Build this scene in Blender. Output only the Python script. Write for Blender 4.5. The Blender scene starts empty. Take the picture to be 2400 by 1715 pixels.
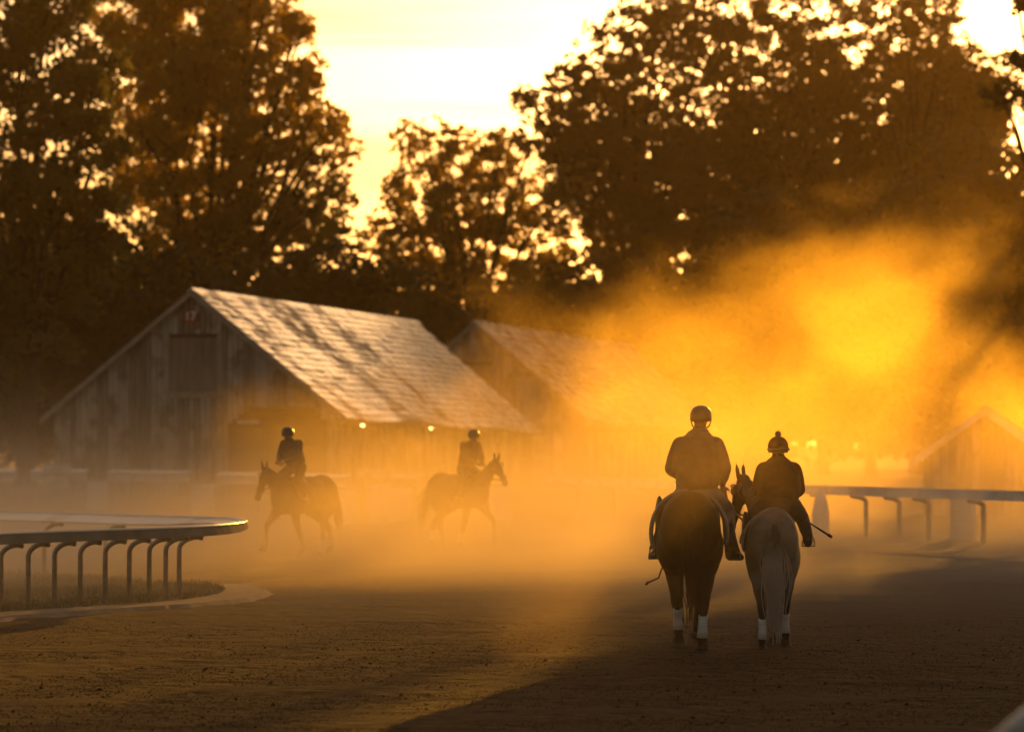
import bpy, bmesh, math, random
import numpy as np
from mathutils import Vector, Matrix, Euler
R = math.radians
S = bpy.context.scene
COL = S.collection
random.seed(7)

# ------------------------------------------------------------------ camera
FPX = 8000.0                      # focal length in pixels of a 2400 px wide frame
CAMZ = 2.2
HORIZON = 1040.0
cam_d = bpy.data.cameras.new('camera')
cam = bpy.data.objects.new('camera', cam_d)
COL.objects.link(cam)
cam_d.sensor_width = 36.0
cam_d.lens = FPX / 2400 * 36
cam.location = (0, 0, CAMZ)
cam.rotation_euler = (R(90) + math.atan((HORIZON - 857.5) / FPX), 0, 0)
cam_d.clip_start = 0.5
cam_d.clip_end = 4000
cam_d.dof.use_dof = True
cam_d.dof.focus_distance = 36.5
cam_d.dof.aperture_fstop = 2.0
cam_d.dof.aperture_blades = 0
S.camera = cam

def PX(px, py, d):
    """world point that is seen at a pixel of the 2400x1715 photograph, d metres ahead"""
    return Vector(((px - 1200) / FPX * d, d, CAMZ + (HORIZON - py) / FPX * d))

# ------------------------------------------------------------------ sky and sun
SUN_AZ, SUN_EL = R(12.6), R(7.4)
world = bpy.data.worlds.new('World')
S.world = world
world.use_nodes = True
wn, wl = world.node_tree.nodes, world.node_tree.links
for n in list(wn): wn.remove(n)
sky = wn.new('ShaderNodeTexSky')
sky.sky_type = 'NISHITA'
sky.sun_disc = False
sky.sun_elevation = SUN_EL
sky.sun_rotation = SUN_AZ
sky.air_density = 1.0
sky.dust_density = 3.0
sky.ozone_density = 0.6
mul = wn.new('ShaderNodeMix'); mul.data_type = 'RGBA'; mul.blend_type = 'MULTIPLY'
mul.inputs[0].default_value = 1.0
mul.inputs[7].default_value = (1.0, 0.79, 0.64, 1)       # warm white balance of the photograph
# thin stretched clouds
tc = wn.new('ShaderNodeTexCoord')
mp = wn.new('ShaderNodeMapping'); mp.inputs['Scale'].default_value = (1.5, 1.5, 26)
nz = wn.new('ShaderNodeTexNoise'); nz.inputs['Scale'].default_value = 2.2; nz.inputs['Detail'].default_value = 5
rp = wn.new('ShaderNodeValToRGB')
rp.color_ramp.elements[0].position = 0.44; rp.color_ramp.elements[0].color = (0.86, 0.84, 0.80, 1)
rp.color_ramp.elements[1].position = 0.64; rp.color_ramp.elements[1].color = (1.5, 1.5, 1.5, 1)
mc = wn.new('ShaderNodeMix'); mc.data_type = 'RGBA'; mc.blend_type = 'MULTIPLY'; mc.inputs[0].default_value = 1.0
bg = wn.new('ShaderNodeBackground'); bg.inputs[1].default_value = 0.11
wo = wn.new('ShaderNodeOutputWorld')
wl.new(tc.outputs['Generated'], mp.inputs[0]); wl.new(mp.outputs[0], nz.inputs['Vector'])
wl.new(nz.outputs[0], rp.inputs[0])
wl.new(sky.outputs[0], mul.inputs[6]); wl.new(mul.outputs[2], mc.inputs[6]); wl.new(rp.outputs[0], mc.inputs[7])
wl.new(mc.outputs[2], bg.inputs[0]); wl.new(bg.outputs[0], wo.inputs[0])

sun_d = bpy.data.lights.new('sun', 'SUN')
sun = bpy.data.objects.new('sun', sun_d); COL.objects.link(sun)
sun_d.energy = 5.0
sun_d.angle = R(0.5)
sun_d.color = (1.0, 0.41, 0.035)
sdir = Vector((math.sin(SUN_AZ) * math.cos(SUN_EL), math.cos(SUN_AZ) * math.cos(SUN_EL), math.sin(SUN_EL)))
sun.rotation_euler = sdir.to_track_quat('Z', 'Y').to_euler()
sun.location = sdir * 300

S.view_settings.view_transform = 'Standard'
S.view_settings.look = 'None'
S.view_settings.exposure = 0.0
S.view_settings.gamma = 1.0
S.view_settings.use_curve_mapping = False
S.render.engine = 'CYCLES'
S.cycles.volume_bounces = 1
S.cycles.max_bounces = 8
S.cycles.diffuse_bounces = 2
S.cycles.glossy_bounces = 2
S.cycles.transmission_bounces = 3
S.cycles.transparent_max_bounces = 8
S.cycles.use_denoising = True
S.cycles.volume_step_rate = 2.0
S.cycles.volume_max_steps = 256
S.cycles.sample_clamp_indirect = 6.0

# ------------------------------------------------------------------ helpers
def tag(o, label=None, cat=None, group=None, kind=None):
    if label: o['label'] = label
    if cat: o['category'] = cat
    if group: o['group'] = group
    if kind: o['kind'] = kind
    return o

def empty(name, loc=(0, 0, 0), rz=0.0, label=None, cat=None, group=None):
    o = bpy.data.objects.new(name, None)
    COL.objects.link(o)
    o.empty_display_size = 0.3
    o.location = loc
    o.rotation_euler = (0, 0, rz)
    return tag(o, label, cat, group)

def mesh_obj(name, me, mat=None, parent=None):
    o = bpy.data.objects.new(name, me)
    COL.objects.link(o)
    if mat is not None and not me.materials: me.materials.append(mat)
    if parent is not None: o.parent = parent
    return o

def pymesh(name, verts, faces, smooth=False):
    me = bpy.data.meshes.new(name)
    me.from_pydata([tuple(v) for v in verts], [], faces)
    me.update()
    if smooth:
        me.polygons.foreach_set('use_smooth', [True] * len(me.polygons))
    return me

class MB:
    """collects simple solids and makes one mesh of them"""
    def __init__(self): self.v, self.f = [], []
    def box(self, x0, x1, y0, y1, z0, z1):
        return self.hexa([(x0, y0, z0), (x1, y0, z0), (x1, y1, z0), (x0, y1, z0), (x0, y0, z1), (x1, y0, z1), (x1, y1, z1), (x0, y1, z1)])
    def hexa(self, p):
        n = len(self.v); self.v += [tuple(q) for q in p]
        for f in ((0, 3, 2, 1), (4, 5, 6, 7), (0, 1, 5, 4), (1, 2, 6, 5), (2, 3, 7, 6), (3, 0, 4, 7)):
            self.f.append(tuple(n + i for i in f))
        return self
    def tube(self, pts, rad, seg=8, close=True, flat=1.0):
        """tube through points with a radius (or one per point)"""
        pts = [Vector(p) for p in pts]
        if not hasattr(rad, '__len__'): rad = [rad] * len(pts)
        n0 = len(self.v)
        up = Vector((0, 0, 1))
        prev = None
        for i, p in enumerate(pts):
            t = (pts[min(i + 1, len(pts) - 1)] - pts[max(i - 1, 0)]).normalized()
            if prev is None:
                a = up.cross(t)
                if a.length < 1e-3: a = Vector((1, 0, 0)).cross(t)
                a.normalize()
            else:
                a = (prev - t * prev.dot(t)).normalized()
            prev = a
            b = t.cross(a)
            for k in range(seg):
                th = 2 * math.pi * k / seg
                self.v.append(tuple(p + (a * math.cos(th) + b * math.sin(th) * flat) * rad[i]))
        for i in range(len(pts) - 1):
            for k in range(seg):
                a0 = n0 + i * seg + k; a1 = n0 + i * seg + (k + 1) % seg
                self.f.append((a0, a1, a1 + seg, a0 + seg))
        if close:
            self.f.append(tuple(n0 + k for k in reversed(range(seg))))
            self.f.append(tuple(n0 + (len(pts) - 1) * seg + k for k in range(seg)))
        return self
    def lathe(self, prof, seg=16, c=(0, 0, 0), sx=1.0, sy=1.0):
        """profile of (radius, z) about the z axis"""
        n0 = len(self.v)
        for r, z in prof:
            for k in range(seg):
                th = 2 * math.pi * k / seg
                self.v.append((c[0] + r * sx * math.cos(th), c[1] + r * sy * math.sin(th), c[2] + z))
        for i in range(len(prof) - 1):
            for k in range(seg):
                a0 = n0 + i * seg + k; a1 = n0 + i * seg + (k + 1) % seg
                self.f.append((a0, a1, a1 + seg, a0 + seg))
        self.f.append(tuple(n0 + k for k in reversed(range(seg))))
        self.f.append(tuple(n0 + (len(prof) - 1) * seg + k for k in range(seg)))
        return self
    def sheet(self, front, back):
        """solid between two outlines (lists of points in the same order)"""
        n0 = len(self.v); n = len(front)
        self.v += [tuple(p) for p in front] + [tuple(p) for p in back]
        self.f.append(tuple(n0 + k for k in range(n)))
        self.f.append(tuple(n0 + n + k for k in reversed(range(n))))
        for k in range(n):
            self.f.append((n0 + k, n0 + n + k, n0 + n + (k + 1) % n, n0 + (k + 1) % n))
        return self
    def mesh(self, name, smooth=False):
        me = pymesh(name, self.v, self.f, smooth)
        return me
    def build(self, name, mat, parent=None, smooth=False):
        return mesh_obj(name, self.mesh(name, smooth), mat, parent)

# ------------------------------------------------------------------ materials
def new_mat(name):
    m = bpy.data.materials.new(name); m.use_nodes = True
    nt = m.node_tree
    for n in list(nt.nodes): nt.nodes.remove(n)
    out = nt.nodes.new('ShaderNodeOutputMaterial')
    return m, nt, out

def N(nt, kind, **kw):
    n = nt.nodes.new(kind)
    for k, v in kw.items(): setattr(n, k, v)
    return n

def surf(name, c1, c2, scale=4.0, rough=0.85, detail=4, stretch=(1, 1, 1), bump=0.0, bump_scale=None, spec=0.3,
         coord='Object', lo=0.35, hi=0.65, c3=None, scale3=1.0, sheen=0.0, metal=0.0):
    """two colours mixed by noise, a third one in large patches, fine bump"""
    m, nt, out = new_mat(name)
    L = nt.links
    tcn = N(nt, 'ShaderNodeTexCoord')
    mpn = N(nt, 'ShaderNodeMapping'); mpn.inputs['Scale'].default_value = stretch
    L.new(tcn.outputs[coord], mpn.inputs[0])
    n1 = N(nt, 'ShaderNodeTexNoise'); n1.inputs['Scale'].default_value = scale; n1.inputs['Detail'].default_value = detail
    L.new(mpn.outputs[0], n1.inputs['Vector'])
    r1 = N(nt, 'ShaderNodeMapRange'); r1.inputs[1].default_value = lo; r1.inputs[2].default_value = hi
    L.new(n1.outputs[0], r1.inputs[0])
    mx = N(nt, 'ShaderNodeMix', data_type='RGBA')
    mx.inputs[6].default_value = (*c1, 1); mx.inputs[7].default_value = (*c2, 1)
    L.new(r1.outputs[0], mx.inputs[0])
    col = mx.outputs[2]
    if c3 is not None:
        n3 = N(nt, 'ShaderNodeTexNoise'); n3.inputs['Scale'].default_value = scale3; n3.inputs['Detail'].default_value = 3
        L.new(tcn.outputs[coord], n3.inputs['Vector'])
        r3 = N(nt, 'ShaderNodeMapRange'); r3.inputs[1].default_value = 0.48; r3.inputs[2].default_value = 0.62
        L.new(n3.outputs[0], r3.inputs[0])
        m3 = N(nt, 'ShaderNodeMix', data_type='RGBA'); m3.inputs[7].default_value = (*c3, 1)
        L.new(r3.outputs[0], m3.inputs[0]); L.new(col, m3.inputs[6]); col = m3.outputs[2]
    b = N(nt, 'ShaderNodeBsdfPrincipled')
    L.new(col, b.inputs['Base Color'])
    b.inputs['Roughness'].default_value = rough
    b.inputs['Specular IOR Level'].default_value = spec
    b.inputs['Metallic'].default_value = metal
    if sheen: b.inputs['Sheen Weight'].default_value = sheen
    if bump:
        nb = N(nt, 'ShaderNodeTexNoise'); nb.inputs['Scale'].default_value = bump_scale or scale * 3; nb.inputs['Detail'].default_value = 4
        L.new(mpn.outputs[0], nb.inputs['Vector'])
        bp = N(nt, 'ShaderNodeBump'); bp.inputs['Strength'].default_value = 1.0; bp.inputs['Distance'].default_value = bump
        L.new(nb.outputs[0], bp.inputs['Height']); L.new(bp.outputs[0], b.inputs['Normal'])
    L.new(b.outputs[0], out.inputs[0])
    return m

def leaf_mat(name, c1, c2, trans):
    m, nt, out = new_mat(name)
    L = nt.links
    g = N(nt, 'ShaderNodeNewGeometry')
    n1 = N(nt, 'ShaderNodeTexNoise'); n1.inputs['Scale'].default_value = 0.9; n1.inputs['Detail'].default_value = 4
    L.new(g.outputs['Position'], n1.inputs['Vector'])
    mx = N(nt, 'ShaderNodeMix', data_type='RGBA')
    mx.inputs[6].default_value = (*c1, 1); mx.inputs[7].default_value = (*c2, 1)
    r1 = N(nt, 'ShaderNodeMapRange'); r1.inputs[1].default_value = 0.35; r1.inputs[2].default_value = 0.65
    L.new(n1.outputs[0], r1.inputs[0]); L.new(r1.outputs[0], mx.inputs[0])
    d = N(nt, 'ShaderNodeBsdfDiffuse'); L.new(mx.outputs[2], d.inputs[0])
    t = N(nt, 'ShaderNodeBsdfTranslucent'); t.inputs[0].default_value = (*trans, 1)
    gl = N(nt, 'ShaderNodeBsdfGlossy'); gl.inputs['Roughness'].default_value = 0.45; gl.inputs[0].default_value = (0.5, 0.5, 0.5, 1)
    a = N(nt, 'ShaderNodeMixShader'); a.inputs[0].default_value = 0.45
    L.new(d.outputs[0], a.inputs[1]); L.new(t.outputs[0], a.inputs[2])
    a2 = N(nt, 'ShaderNodeMixShader'); a2.inputs[0].default_value = 0.06
    L.new(a.outputs[0], a2.inputs[1]); L.new(gl.outputs[0], a2.inputs[2])
    L.new(a2.outputs[0], out.inputs[0])
    return m

def glow(name, col, strength):
    m, nt, out = new_mat(name)
    e = N(nt, 'ShaderNodeEmission'); e.inputs[0].default_value = (*col, 1); e.inputs[1].default_value = strength
    nt.links.new(e.outputs[0], out.inputs[0])
    return m
# ------------------------------------------------------------------ ground
M = {}
def ground_mat():
    m, nt, out = new_mat('track_dirt'); L = nt.links
    g = N(nt, 'ShaderNodeNewGeometry')
    def noise(scale, detail, stretch=(1, 1, 1), rough=0.6):
        mp_ = N(nt, 'ShaderNodeMapping'); mp_.inputs['Scale'].default_value = stretch
        L.new(g.outputs['Position'], mp_.inputs[0])
        n = N(nt, 'ShaderNodeTexNoise'); n.inputs['Scale'].default_value = scale; n.inputs['Detail'].default_value = detail
        n.inputs['Roughness'].default_value = rough
        L.new(mp_.outputs[0], n.inputs['Vector'])
        return n.outputs[0]
    def ramp(fac, lo, hi, a, b):
        r = N(nt, 'ShaderNodeMapRange'); r.inputs[1].default_value = lo; r.inputs[2].default_value = hi
        L.new(fac, r.inputs[0])
        x = N(nt, 'ShaderNodeMix', data_type='RGBA'); L.new(r.outputs[0], x.inputs[0])
        for i, c in ((6, a), (7, b)):
            if isinstance(c, tuple): x.inputs[i].default_value = (*c, 1)
            else: L.new(c, x.inputs[i])
        return x.outputs[2]
    c = ramp(noise(9, 8), 0.36, 0.64, (0.007, 0.005, 0.003), (0.036, 0.023, 0.013))
    c = ramp(noise(0.5, 4, (0.35, 1.2, 1)), 0.45, 0.7, c, (0.018, 0.012, 0.007))
    b = N(nt, 'ShaderNodeBsdfPrincipled'); b.inputs['Roughness'].default_value = 0.95; b.inputs['Specular IOR Level'].default_value = 0.1
    L.new(c, b.inputs['Base Color'])
    h1 = noise(5, 6, (0.7, 1.0, 1)); h2 = noise(26, 3)
    vo = N(nt, 'ShaderNodeTexVoronoi'); vo.feature = 'SMOOTH_F1'; vo.inputs['Scale'].default_value = 3.4
    mpv = N(nt, 'ShaderNodeMapping'); mpv.inputs['Scale'].default_value = (1, .7, 1); L.new(g.outputs['Position'], mpv.inputs[0]); L.new(mpv.outputs[0], vo.inputs['Vector'])
    vr = N(nt, 'ShaderNodeMapRange'); vr.inputs[1].default_value = 0.1; vr.inputs[2].default_value = 0.42; L.new(vo.outputs[0], vr.inputs[0])
    hm = N(nt, 'ShaderNodeMath', operation='MULTIPLY_ADD'); L.new(vr.outputs[0], hm.inputs[0]); hm.inputs[1].default_value = 0.55; L.new(h1, hm.inputs[2]); h1 = hm.outputs[0]
    ad = N(nt, 'ShaderNodeMath', operation='MULTIPLY_ADD'); ad.inputs[1].default_value = 0.35; L.new(h2, ad.inputs[0]); L.new(h1, ad.inputs[2])
    bp = N(nt, 'ShaderNodeBump'); bp.inputs['Distance'].default_value = 0.13; bp.inputs['Strength'].default_value = 1.0
    L.new(ad.outputs[0], bp.inputs['Height']); L.new(bp.outputs[0], b.inputs['Normal'])
    L.new(b.outputs[0], out.inputs[0])
    return m
M['dirt'] = ground_mat()
M['grass'] = surf('grass_green', (0.035, 0.055, 0.015), (0.075, 0.10, 0.03), scale=2.5, bump=0.05, bump_scale=20, rough=0.9, coord='Object')
M['sand'] = surf('pale_sand', (0.22, 0.17, 0.12), (0.32, 0.26, 0.19), scale=6, bump=0.02, bump_scale=30, rough=0.95)
M['earth'] = surf('field_earth', (0.04, 0.04, 0.018), (0.07, 0.06, 0.03), scale=0.4, rough=0.95)

def sheet(name, pts, mat, z, kind='structure', sub=0):
    me = pymesh(name, [(x, y, z) for x, y in pts], [tuple(range(len(pts)))])
    o = mesh_obj(name, me, mat)
    return tag(o, kind=kind)

sheet('ground', [(-1500, -60), (1500, -60), (1500, 2500), (-1500, 2500)], M['earth'], -0.004)

# harrowed track: a real uneven sheet near the camera
def track_sheet():
    nx, ny = 300, 420
    ys = 14 * (150 / 14) ** (np.linspace(0, 1, ny))
    xs = np.linspace(-1, 1, nx)
    X = xs[None, :] * (ys[:, None] * 0.24 + 6) ; Y = np.repeat(ys[:, None], nx, 1)
    rng = np.random.default_rng(3)
    Z = np.zeros_like(X)
    for k in range(26):
        w = 0.35 * 1.22 ** (k / 2.2); a = rng.uniform(0, 2 * math.pi); kx, ky = math.cos(a) * 2 * math.pi / w * 0.6, math.sin(a) * 2 * math.pi / w
        Z += 0.0022 * w ** 0.5 * np.sin(kx * X + ky * Y + rng.uniform(0, 6.28))
    Z = np.clip(Z, -0.03, 0.03) + 0.034
    v = np.stack([X, Y, Z], -1).reshape(-1, 3)
    idx = np.arange(nx * ny).reshape(ny, nx)
    f = np.stack([idx[:-1, :-1], idx[:-1, 1:], idx[1:, 1:], idx[1:, :-1]], -1).reshape(-1, 4)
    me = bpy.data.meshes.new('track')
    me.vertices.add(len(v)); me.vertices.foreach_set('co', v.ravel())
    me.loops.add(f.size); me.loops.foreach_set('vertex_index', f.ravel().astype(np.int32))
    me.polygons.add(len(f)); me.polygons.foreach_set('loop_start', np.arange(0, f.size, 4, dtype=np.int32))
    me.polygons.foreach_set('use_smooth', np.ones(len(f), dtype=bool))
    me.update(calc_edges=True); me.validate()
    return tag(mesh_obj('dirt_track', me, M['dirt']), kind='structure')
track_sheet()

def clods():
    rng = np.random.default_rng(11)
    n = 42000
    u = rng.random(n)
    Y = 20 + 22 * u ** 1.3
    X = (rng.random(n) * 2 - 1) * (Y * 0.155 + 0.6)
    s = rng.uniform(0.0035, 0.0085, n) + (rng.random(n) < 0.02) * rng.uniform(0.0, 0.014, n)
    base = np.array([(1, 0, 0), (0, 1, 0), (-1, 0, 0), (0, -1, 0), (0, 0, 1), (0, 0, -0.6)], float)
    fc = np.array([(0, 1, 4), (1, 2, 4), (2, 3, 4), (3, 0, 4), (1, 0, 5), (2, 1, 5), (3, 2, 5), (0, 3, 5)])
    v = base[None] * s[:, None, None] * rng.uniform(0.6, 1.4, (n, 6, 1)) * np.array([1.3, 1.1, 0.8])
    th = rng.uniform(0, 6.28, n); c, sn = np.cos(th)[:, None], np.sin(th)[:, None]
    x = v[..., 0] * c - v[..., 1] * sn; y = v[..., 0] * sn + v[..., 1] * c
    v = np.stack([x + X[:, None], y + Y[:, None], v[..., 2] + 0.04], -1).reshape(-1, 3)
    f = (fc[None] + (np.arange(n) * 6)[:, None, None]).reshape(-1, 3)
    me = bpy.data.meshes.new('clods'); me.from_pydata(v, [], f.tolist()) if False else None
    me.vertices.add(len(v)); me.vertices.foreach_set('co', v.ravel())
    me.loops.add(f.size); me.loops.foreach_set('vertex_index', f.ravel().astype(np.int32))
    me.polygons.add(len(f)); me.polygons.foreach_set('loop_start', np.arange(0, f.size, 3, dtype=np.int32))
    me.update(calc_edges=True)
    return tag(mesh_obj('dirt_clods', me, M['dirt']), 'dark crumbly clods of harrowed dirt lying over the track', 'dirt', kind='stuff')
clods()

# ------------------------------------------------------------------ trees
M['leaf_a'] = leaf_mat('leaf_dark', (0.012, 0.017, 0.004), (0.026, 0.033, 0.008), (0.10, 0.09, 0.01))
M['leaf_b'] = leaf_mat('leaf_mid', (0.015, 0.018, 0.004), (0.034, 0.038, 0.009), (0.80, 0.56, 0.04))
M['leaf_d'] = leaf_mat('leaf_deep', (0.010, 0.012, 0.003), (0.024, 0.027, 0.006), (0.26, 0.18, 0.015))
M['leaf_c'] = leaf_mat('leaf_olive', (0.030, 0.032, 0.006), (0.065, 0.060, 0.012), (0.20, 0.20, 0.03))
M['bark'] = surf('bark', (0.020, 0.015, 0.010), (0.045, 0.034, 0.024), scale=6, stretch=(1, 1, 0.2), bump=0.03, rough=0.95)

def leaf_mesh(name, blobs, seed, leaf=0.40, pads=46, per=24, psize=(.15, .34), **kw):
    """leaves packed into foliage pads (flattened clumps) that are scattered over each ellipsoid (cx, cy, cz, rx, ry, rz, density)"""
    rng = np.random.default_rng(seed)
    P, S_ = [], []
    for (cx, cy, cz, rx, ry, rz, dn) in blobs:
        r0 = (rx * ry * rz) ** (1 / 3)
        n = max(3, int(pads * dn * rng.uniform(.85, 1.15)))
        d = rng.normal(size=(n, 3)); d /= np.linalg.norm(d, axis=1)[:, None]
        rr = np.where(rng.random(n) < .3, rng.random(n) ** .5 * .7, rng.normal(.86, .12, n))
        c = np.array([cx, cy, cz]) + d * rr[:, None] * np.array([rx, ry, rz])
        sr = np.clip(r0 * rng.uniform(*psize, n), .3, 1.7)
        for k in range(n):
            m = int(per * sr[k] ** 2 * (0.40 / leaf) ** 2 * 3.4)
            q = rng.normal(size=(m, 3)); q /= np.linalg.norm(q, axis=1)[:, None]
            q *= (rng.random(m) ** .45 * rng.normal(1.0, .12, m))[:, None]
            # uneven pads: squashed, tilted, with ragged ends
            q = q * np.array([1.25, 1.25, .72]) * sr[k]
            q[:, 2] += (q[:, 0] * rng.normal(0, .25) + q[:, 1] * rng.normal(0, .25))
            P.append(c[k] + q)
    C = np.concatenate(P); n = len(C)
    a = rng.normal(size=(n, 3)); a /= np.linalg.norm(a, axis=1)[:, None]
    b = np.cross(a, rng.normal(size=(n, 3))); b /= np.linalg.norm(b, axis=1)[:, None]
    L_ = leaf * rng.uniform(0.55, 1.3, (n, 1)); W = L_ * 0.42
    v = np.stack([C - a * L_ * 0.5, C + b * W - a * L_ * 0.05, C + a * L_ * 0.5, C - b * W - a * L_ * 0.05], 1).reshape(-1, 3)
    me = bpy.data.meshes.new(name)
    me.vertices.add(4 * n); me.vertices.foreach_set('co', v.ravel())
    me.loops.add(4 * n); me.loops.foreach_set('vertex_index', np.arange(4 * n, dtype=np.int32))
    me.polygons.add(n); me.polygons.foreach_set('loop_start', np.arange(0, 4 * n, 4, dtype=np.int32))
    me.update(calc_edges=True)
    print('leaves', name, seed, n)
    return me

def trunk_mesh(name, base_r, blobs, seed, lean=(0, 0)):
    rng = random.Random(seed)
    cz = sum(b[2] for b in blobs) / len(blobs)
    cx = sum(b[0] for b in blobs) / len(blobs)
    m = MB()
    fork = Vector((cx * 0.35, 0, cz * 0.42))
    m.tube([(0, 0, -0.3), (0, 0, 0.3), (cx * .08, 0.05, fork.z * 0.5), fork], [base_r * 1.7, base_r * 1.15, base_r * 0.9, base_r * 0.75], 10)
    for b in blobs:
        tip = Vector(b[:3]) + Vector((rng.uniform(-.3, .3) * b[3], rng.uniform(-.3, .3) * b[4], 0.35 * b[5]))
        mid = fork.lerp(tip, 0.5) + Vector((rng.uniform(-.6, .6), rng.uniform(-.6, .6), rng.uniform(0, 1.0)))
        m.tube([fork - Vector((0, 0, .4)), mid, tip], [base_r * 0.5, base_r * 0.28, 0.05], 6)
        for _ in range(4):
            e = Vector(b[:3]) + Vector((rng.uniform(-.8, .8) * b[3], rng.uniform(-.8, .8) * b[4], rng.uniform(-.5, .8) * b[5]))
            m.tube([mid, mid.lerp(e, 0.5) + Vector((0, 0, .4)), e], [base_r * 0.2, base_r * 0.1, 0.03], 5)
    return m.mesh(name, True)

def make_tree(loc, blobs, seed, label, mat, base_r=0.45, group=None, name='broadleaf_tree', **kw):
    t = empty(name, loc, 0, label, 'tree', group)
    mesh_obj('trunk', trunk_mesh('trunk', base_r, blobs, seed), M['bark'], t)
    mesh_obj('crown', leaf_mesh('crown', blobs, seed, **kw), mat, t)
    return t

def px_blobs(d, x0, items, seed):
    """items (px, py, radius_px, density): ellipsoids round a tree that stands at depth d, x0; spread in depth at random"""
    rng = random.Random(seed); out = []
    for it in items:
        px, py, rp = it[:3]; dn = it[3] if len(it) > 3 else 1.0
        r = rp / FPX * d
        p = PX(px, py, d)
        out.append((p.x - x0, rng.uniform(-1, 1) * 2.2, p.z, r, r * rng.uniform(0.8, 1.1), r * 0.92, dn))
    return out
def px_tree(d, px0, items, seed, label, mat, **kw):
    x0 = (px0 - 1200) / FPX * d
    return make_tree((x0, d, 0), px_blobs(d, x0, items, seed), seed, label, mat, **kw)

# left big tree whose right edge meets the sky
px_tree(212, 430, [(430, 60, 190), (440, 600, 120, 1.2), (520, 560, 90), (620, 560, 85), (705, 530, 75), (790, 580, 70), (600, 20, 130, .8), (640, 150, 110, .75), (480, 250, 170), (650, 290, 120, .7), (720, 300, 95, .55), (770, 290, 60, .5),
                   (560, 420, 140, .8), (700, 440, 110, .6), (800, 360, 50, .5), (790, 460, 60, .5), (420, 450, 150), (350, 200, 150), (700, 60, 40, .6),
                   (715, 170, 40, .6), (300, 60, 120), (330, 380, 120), (500, -90, 190), (660, -100, 90), (560, 120, 120, .8)],
        21, 'tall ragged tree rising over the grey barn with golden light in its right side', M['leaf_b'], base_r=0.6, leaf=0.36, pads=84, psize=(.12, .25))
# darker, nearer tree at the left edge
px_tree(172, 60, [(60, 120, 170, 1.2), (180, 260, 100, 1.2), (130, 420, 150, 1.3), (220, 170, 80, 1.1), (30, 560, 180, 1.3), (170, 560, 130, 1.3), (-70, 250, 190, 1.2),
                  (240, 340, 60, 1.1), (230, 480, 60, 1.1), (60, -60, 150, 1.2), (-60, 760, 170, 1.2), (90, 720, 130, 1.2), (-40, 900, 120, 1.2)],
        22, 'dense dark olive tree filling the left edge behind the barn', M['leaf_c'], base_r=0.5, leaf=0.36, pads=46)
# middle tree between the two sky gaps
px_tree(250, 1110, [(960, 320, 50, .55), (1010, 400, 85, .65), (1040, 330, 55, .6), (1110, 380, 90, .65), (1180, 360, 70, .65), (1240, 330, 45, .55), (1000, 480, 85, .7),
                    (930, 430, 45, .6), (930, 510, 60, .7), (1100, 500, 110, .9), (1210, 470, 100, .75), (1290, 520, 80, .65), (1180, 590, 120, .9), (1300, 620, 70, .7),
                    (1020, 590, 100, 1), (900, 560, 60, .9), (1320, 430, 60, .6), (1000, 650, 85), (1100, 660, 95), (1230, 690, 90), (930, 640, 70)],
        23, 'smaller airy tree standing between the two gaps of bright sky', M['leaf_b'], base_r=0.4, leaf=0.36, pads=74, psize=(.13, .26))
# the great right-hand trees
px_tree(254, 1480, [(1300, 260, 60, .6), (1230, 235, 35, .45), (1340, 200, 70, .7), (1420, 160, 100, .8), (1480, 80, 80, .7), (1560, 20, 90, .7), (1400, 300, 110, 1.5), (1520, 230, 130, .9),
                    (1330, 350, 70, 1.5), (1430, 430, 120, 1.5), (1560, 380, 130, 1.5), (1470, 560, 120, 1.5), (1600, 540, 130, 1.5), (1620, 120, 130, .8)],
        24, 'tall tree bulging over the smaller airy tree, its left edge against the sky', M['leaf_d'], base_r=0.6, leaf=0.38, pads=120, psize=(.10, .22))
px_tree(260, 1780, [(1700, 60, 120, .62), (1800, 20, 130, .55), (1720, 190, 120, .7), (1850, 170, 130, .6), (1930, 60, 110, .55), (1960, 220, 110, 1.6), (1800, 320, 140, 1.6),
                    (1920, 350, 120, 1.6), (1700, 420, 140, 1.6), (1860, 480, 150, 1.6), (1760, 600, 150, 1.6), (1950, 600, 140, 1.6)],
        25, 'high open crown in the middle of the right-hand trees, glittering with sky', M['leaf_d'], base_r=0.6, leaf=0.38, pads=120, psize=(.10, .22))
px_tree(264, 2150, [(2060, 40, 120, .5), (2180, 60, 100, .8), (2050, 180, 110, .6), (2180, 190, 120, 2.0), (2290, 170, 90, .75), (2280, 245, 90, 2.0), (2150, 330, 130, 2.0), (2270, 320, 110, 2.0), (2050, 420, 140, 2.0),
                    (2220, 470, 140, 2.0), (2120, 600, 150, 2.0), (2330, 560, 120, 2.0)],
        26, 'thin crowned tree beside the last gap of sky at the upper right', M['leaf_d'], base_r=0.6, leaf=0.38, pads=120, psize=(.10, .22))
px_tree(140, 2520, [(2420, 170, 70, .7), (2360, 210, 45, .6), (2470, 110, 90, .7), (2440, 240, 60, .7), (2560, 180, 120, .9), (2600, 60, 140, .9), (2390, 20, 26, .5)],
        27, 'nearer tree leaning into the upper right corner with a low leafy bough', M['leaf_a'], base_r=0.35, leaf=0.22)

rw = random.Random(77)
wb = [(x + rw.uniform(-2, 2), rw.uniform(-3, 3), rw.uniform(2.2, 5.5), 4.2, 3.5, 4.0, 1.1) for x in range(-52, 62, 5)]
tag(mesh_obj('far_woods', leaf_mesh('far_woods', wb, 78, leaf=0.6, pads=30), M['leaf_a']), 'low dark mass of woods far behind the trees', 'woods', kind='stuff').location = (0, 300, 0)
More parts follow.
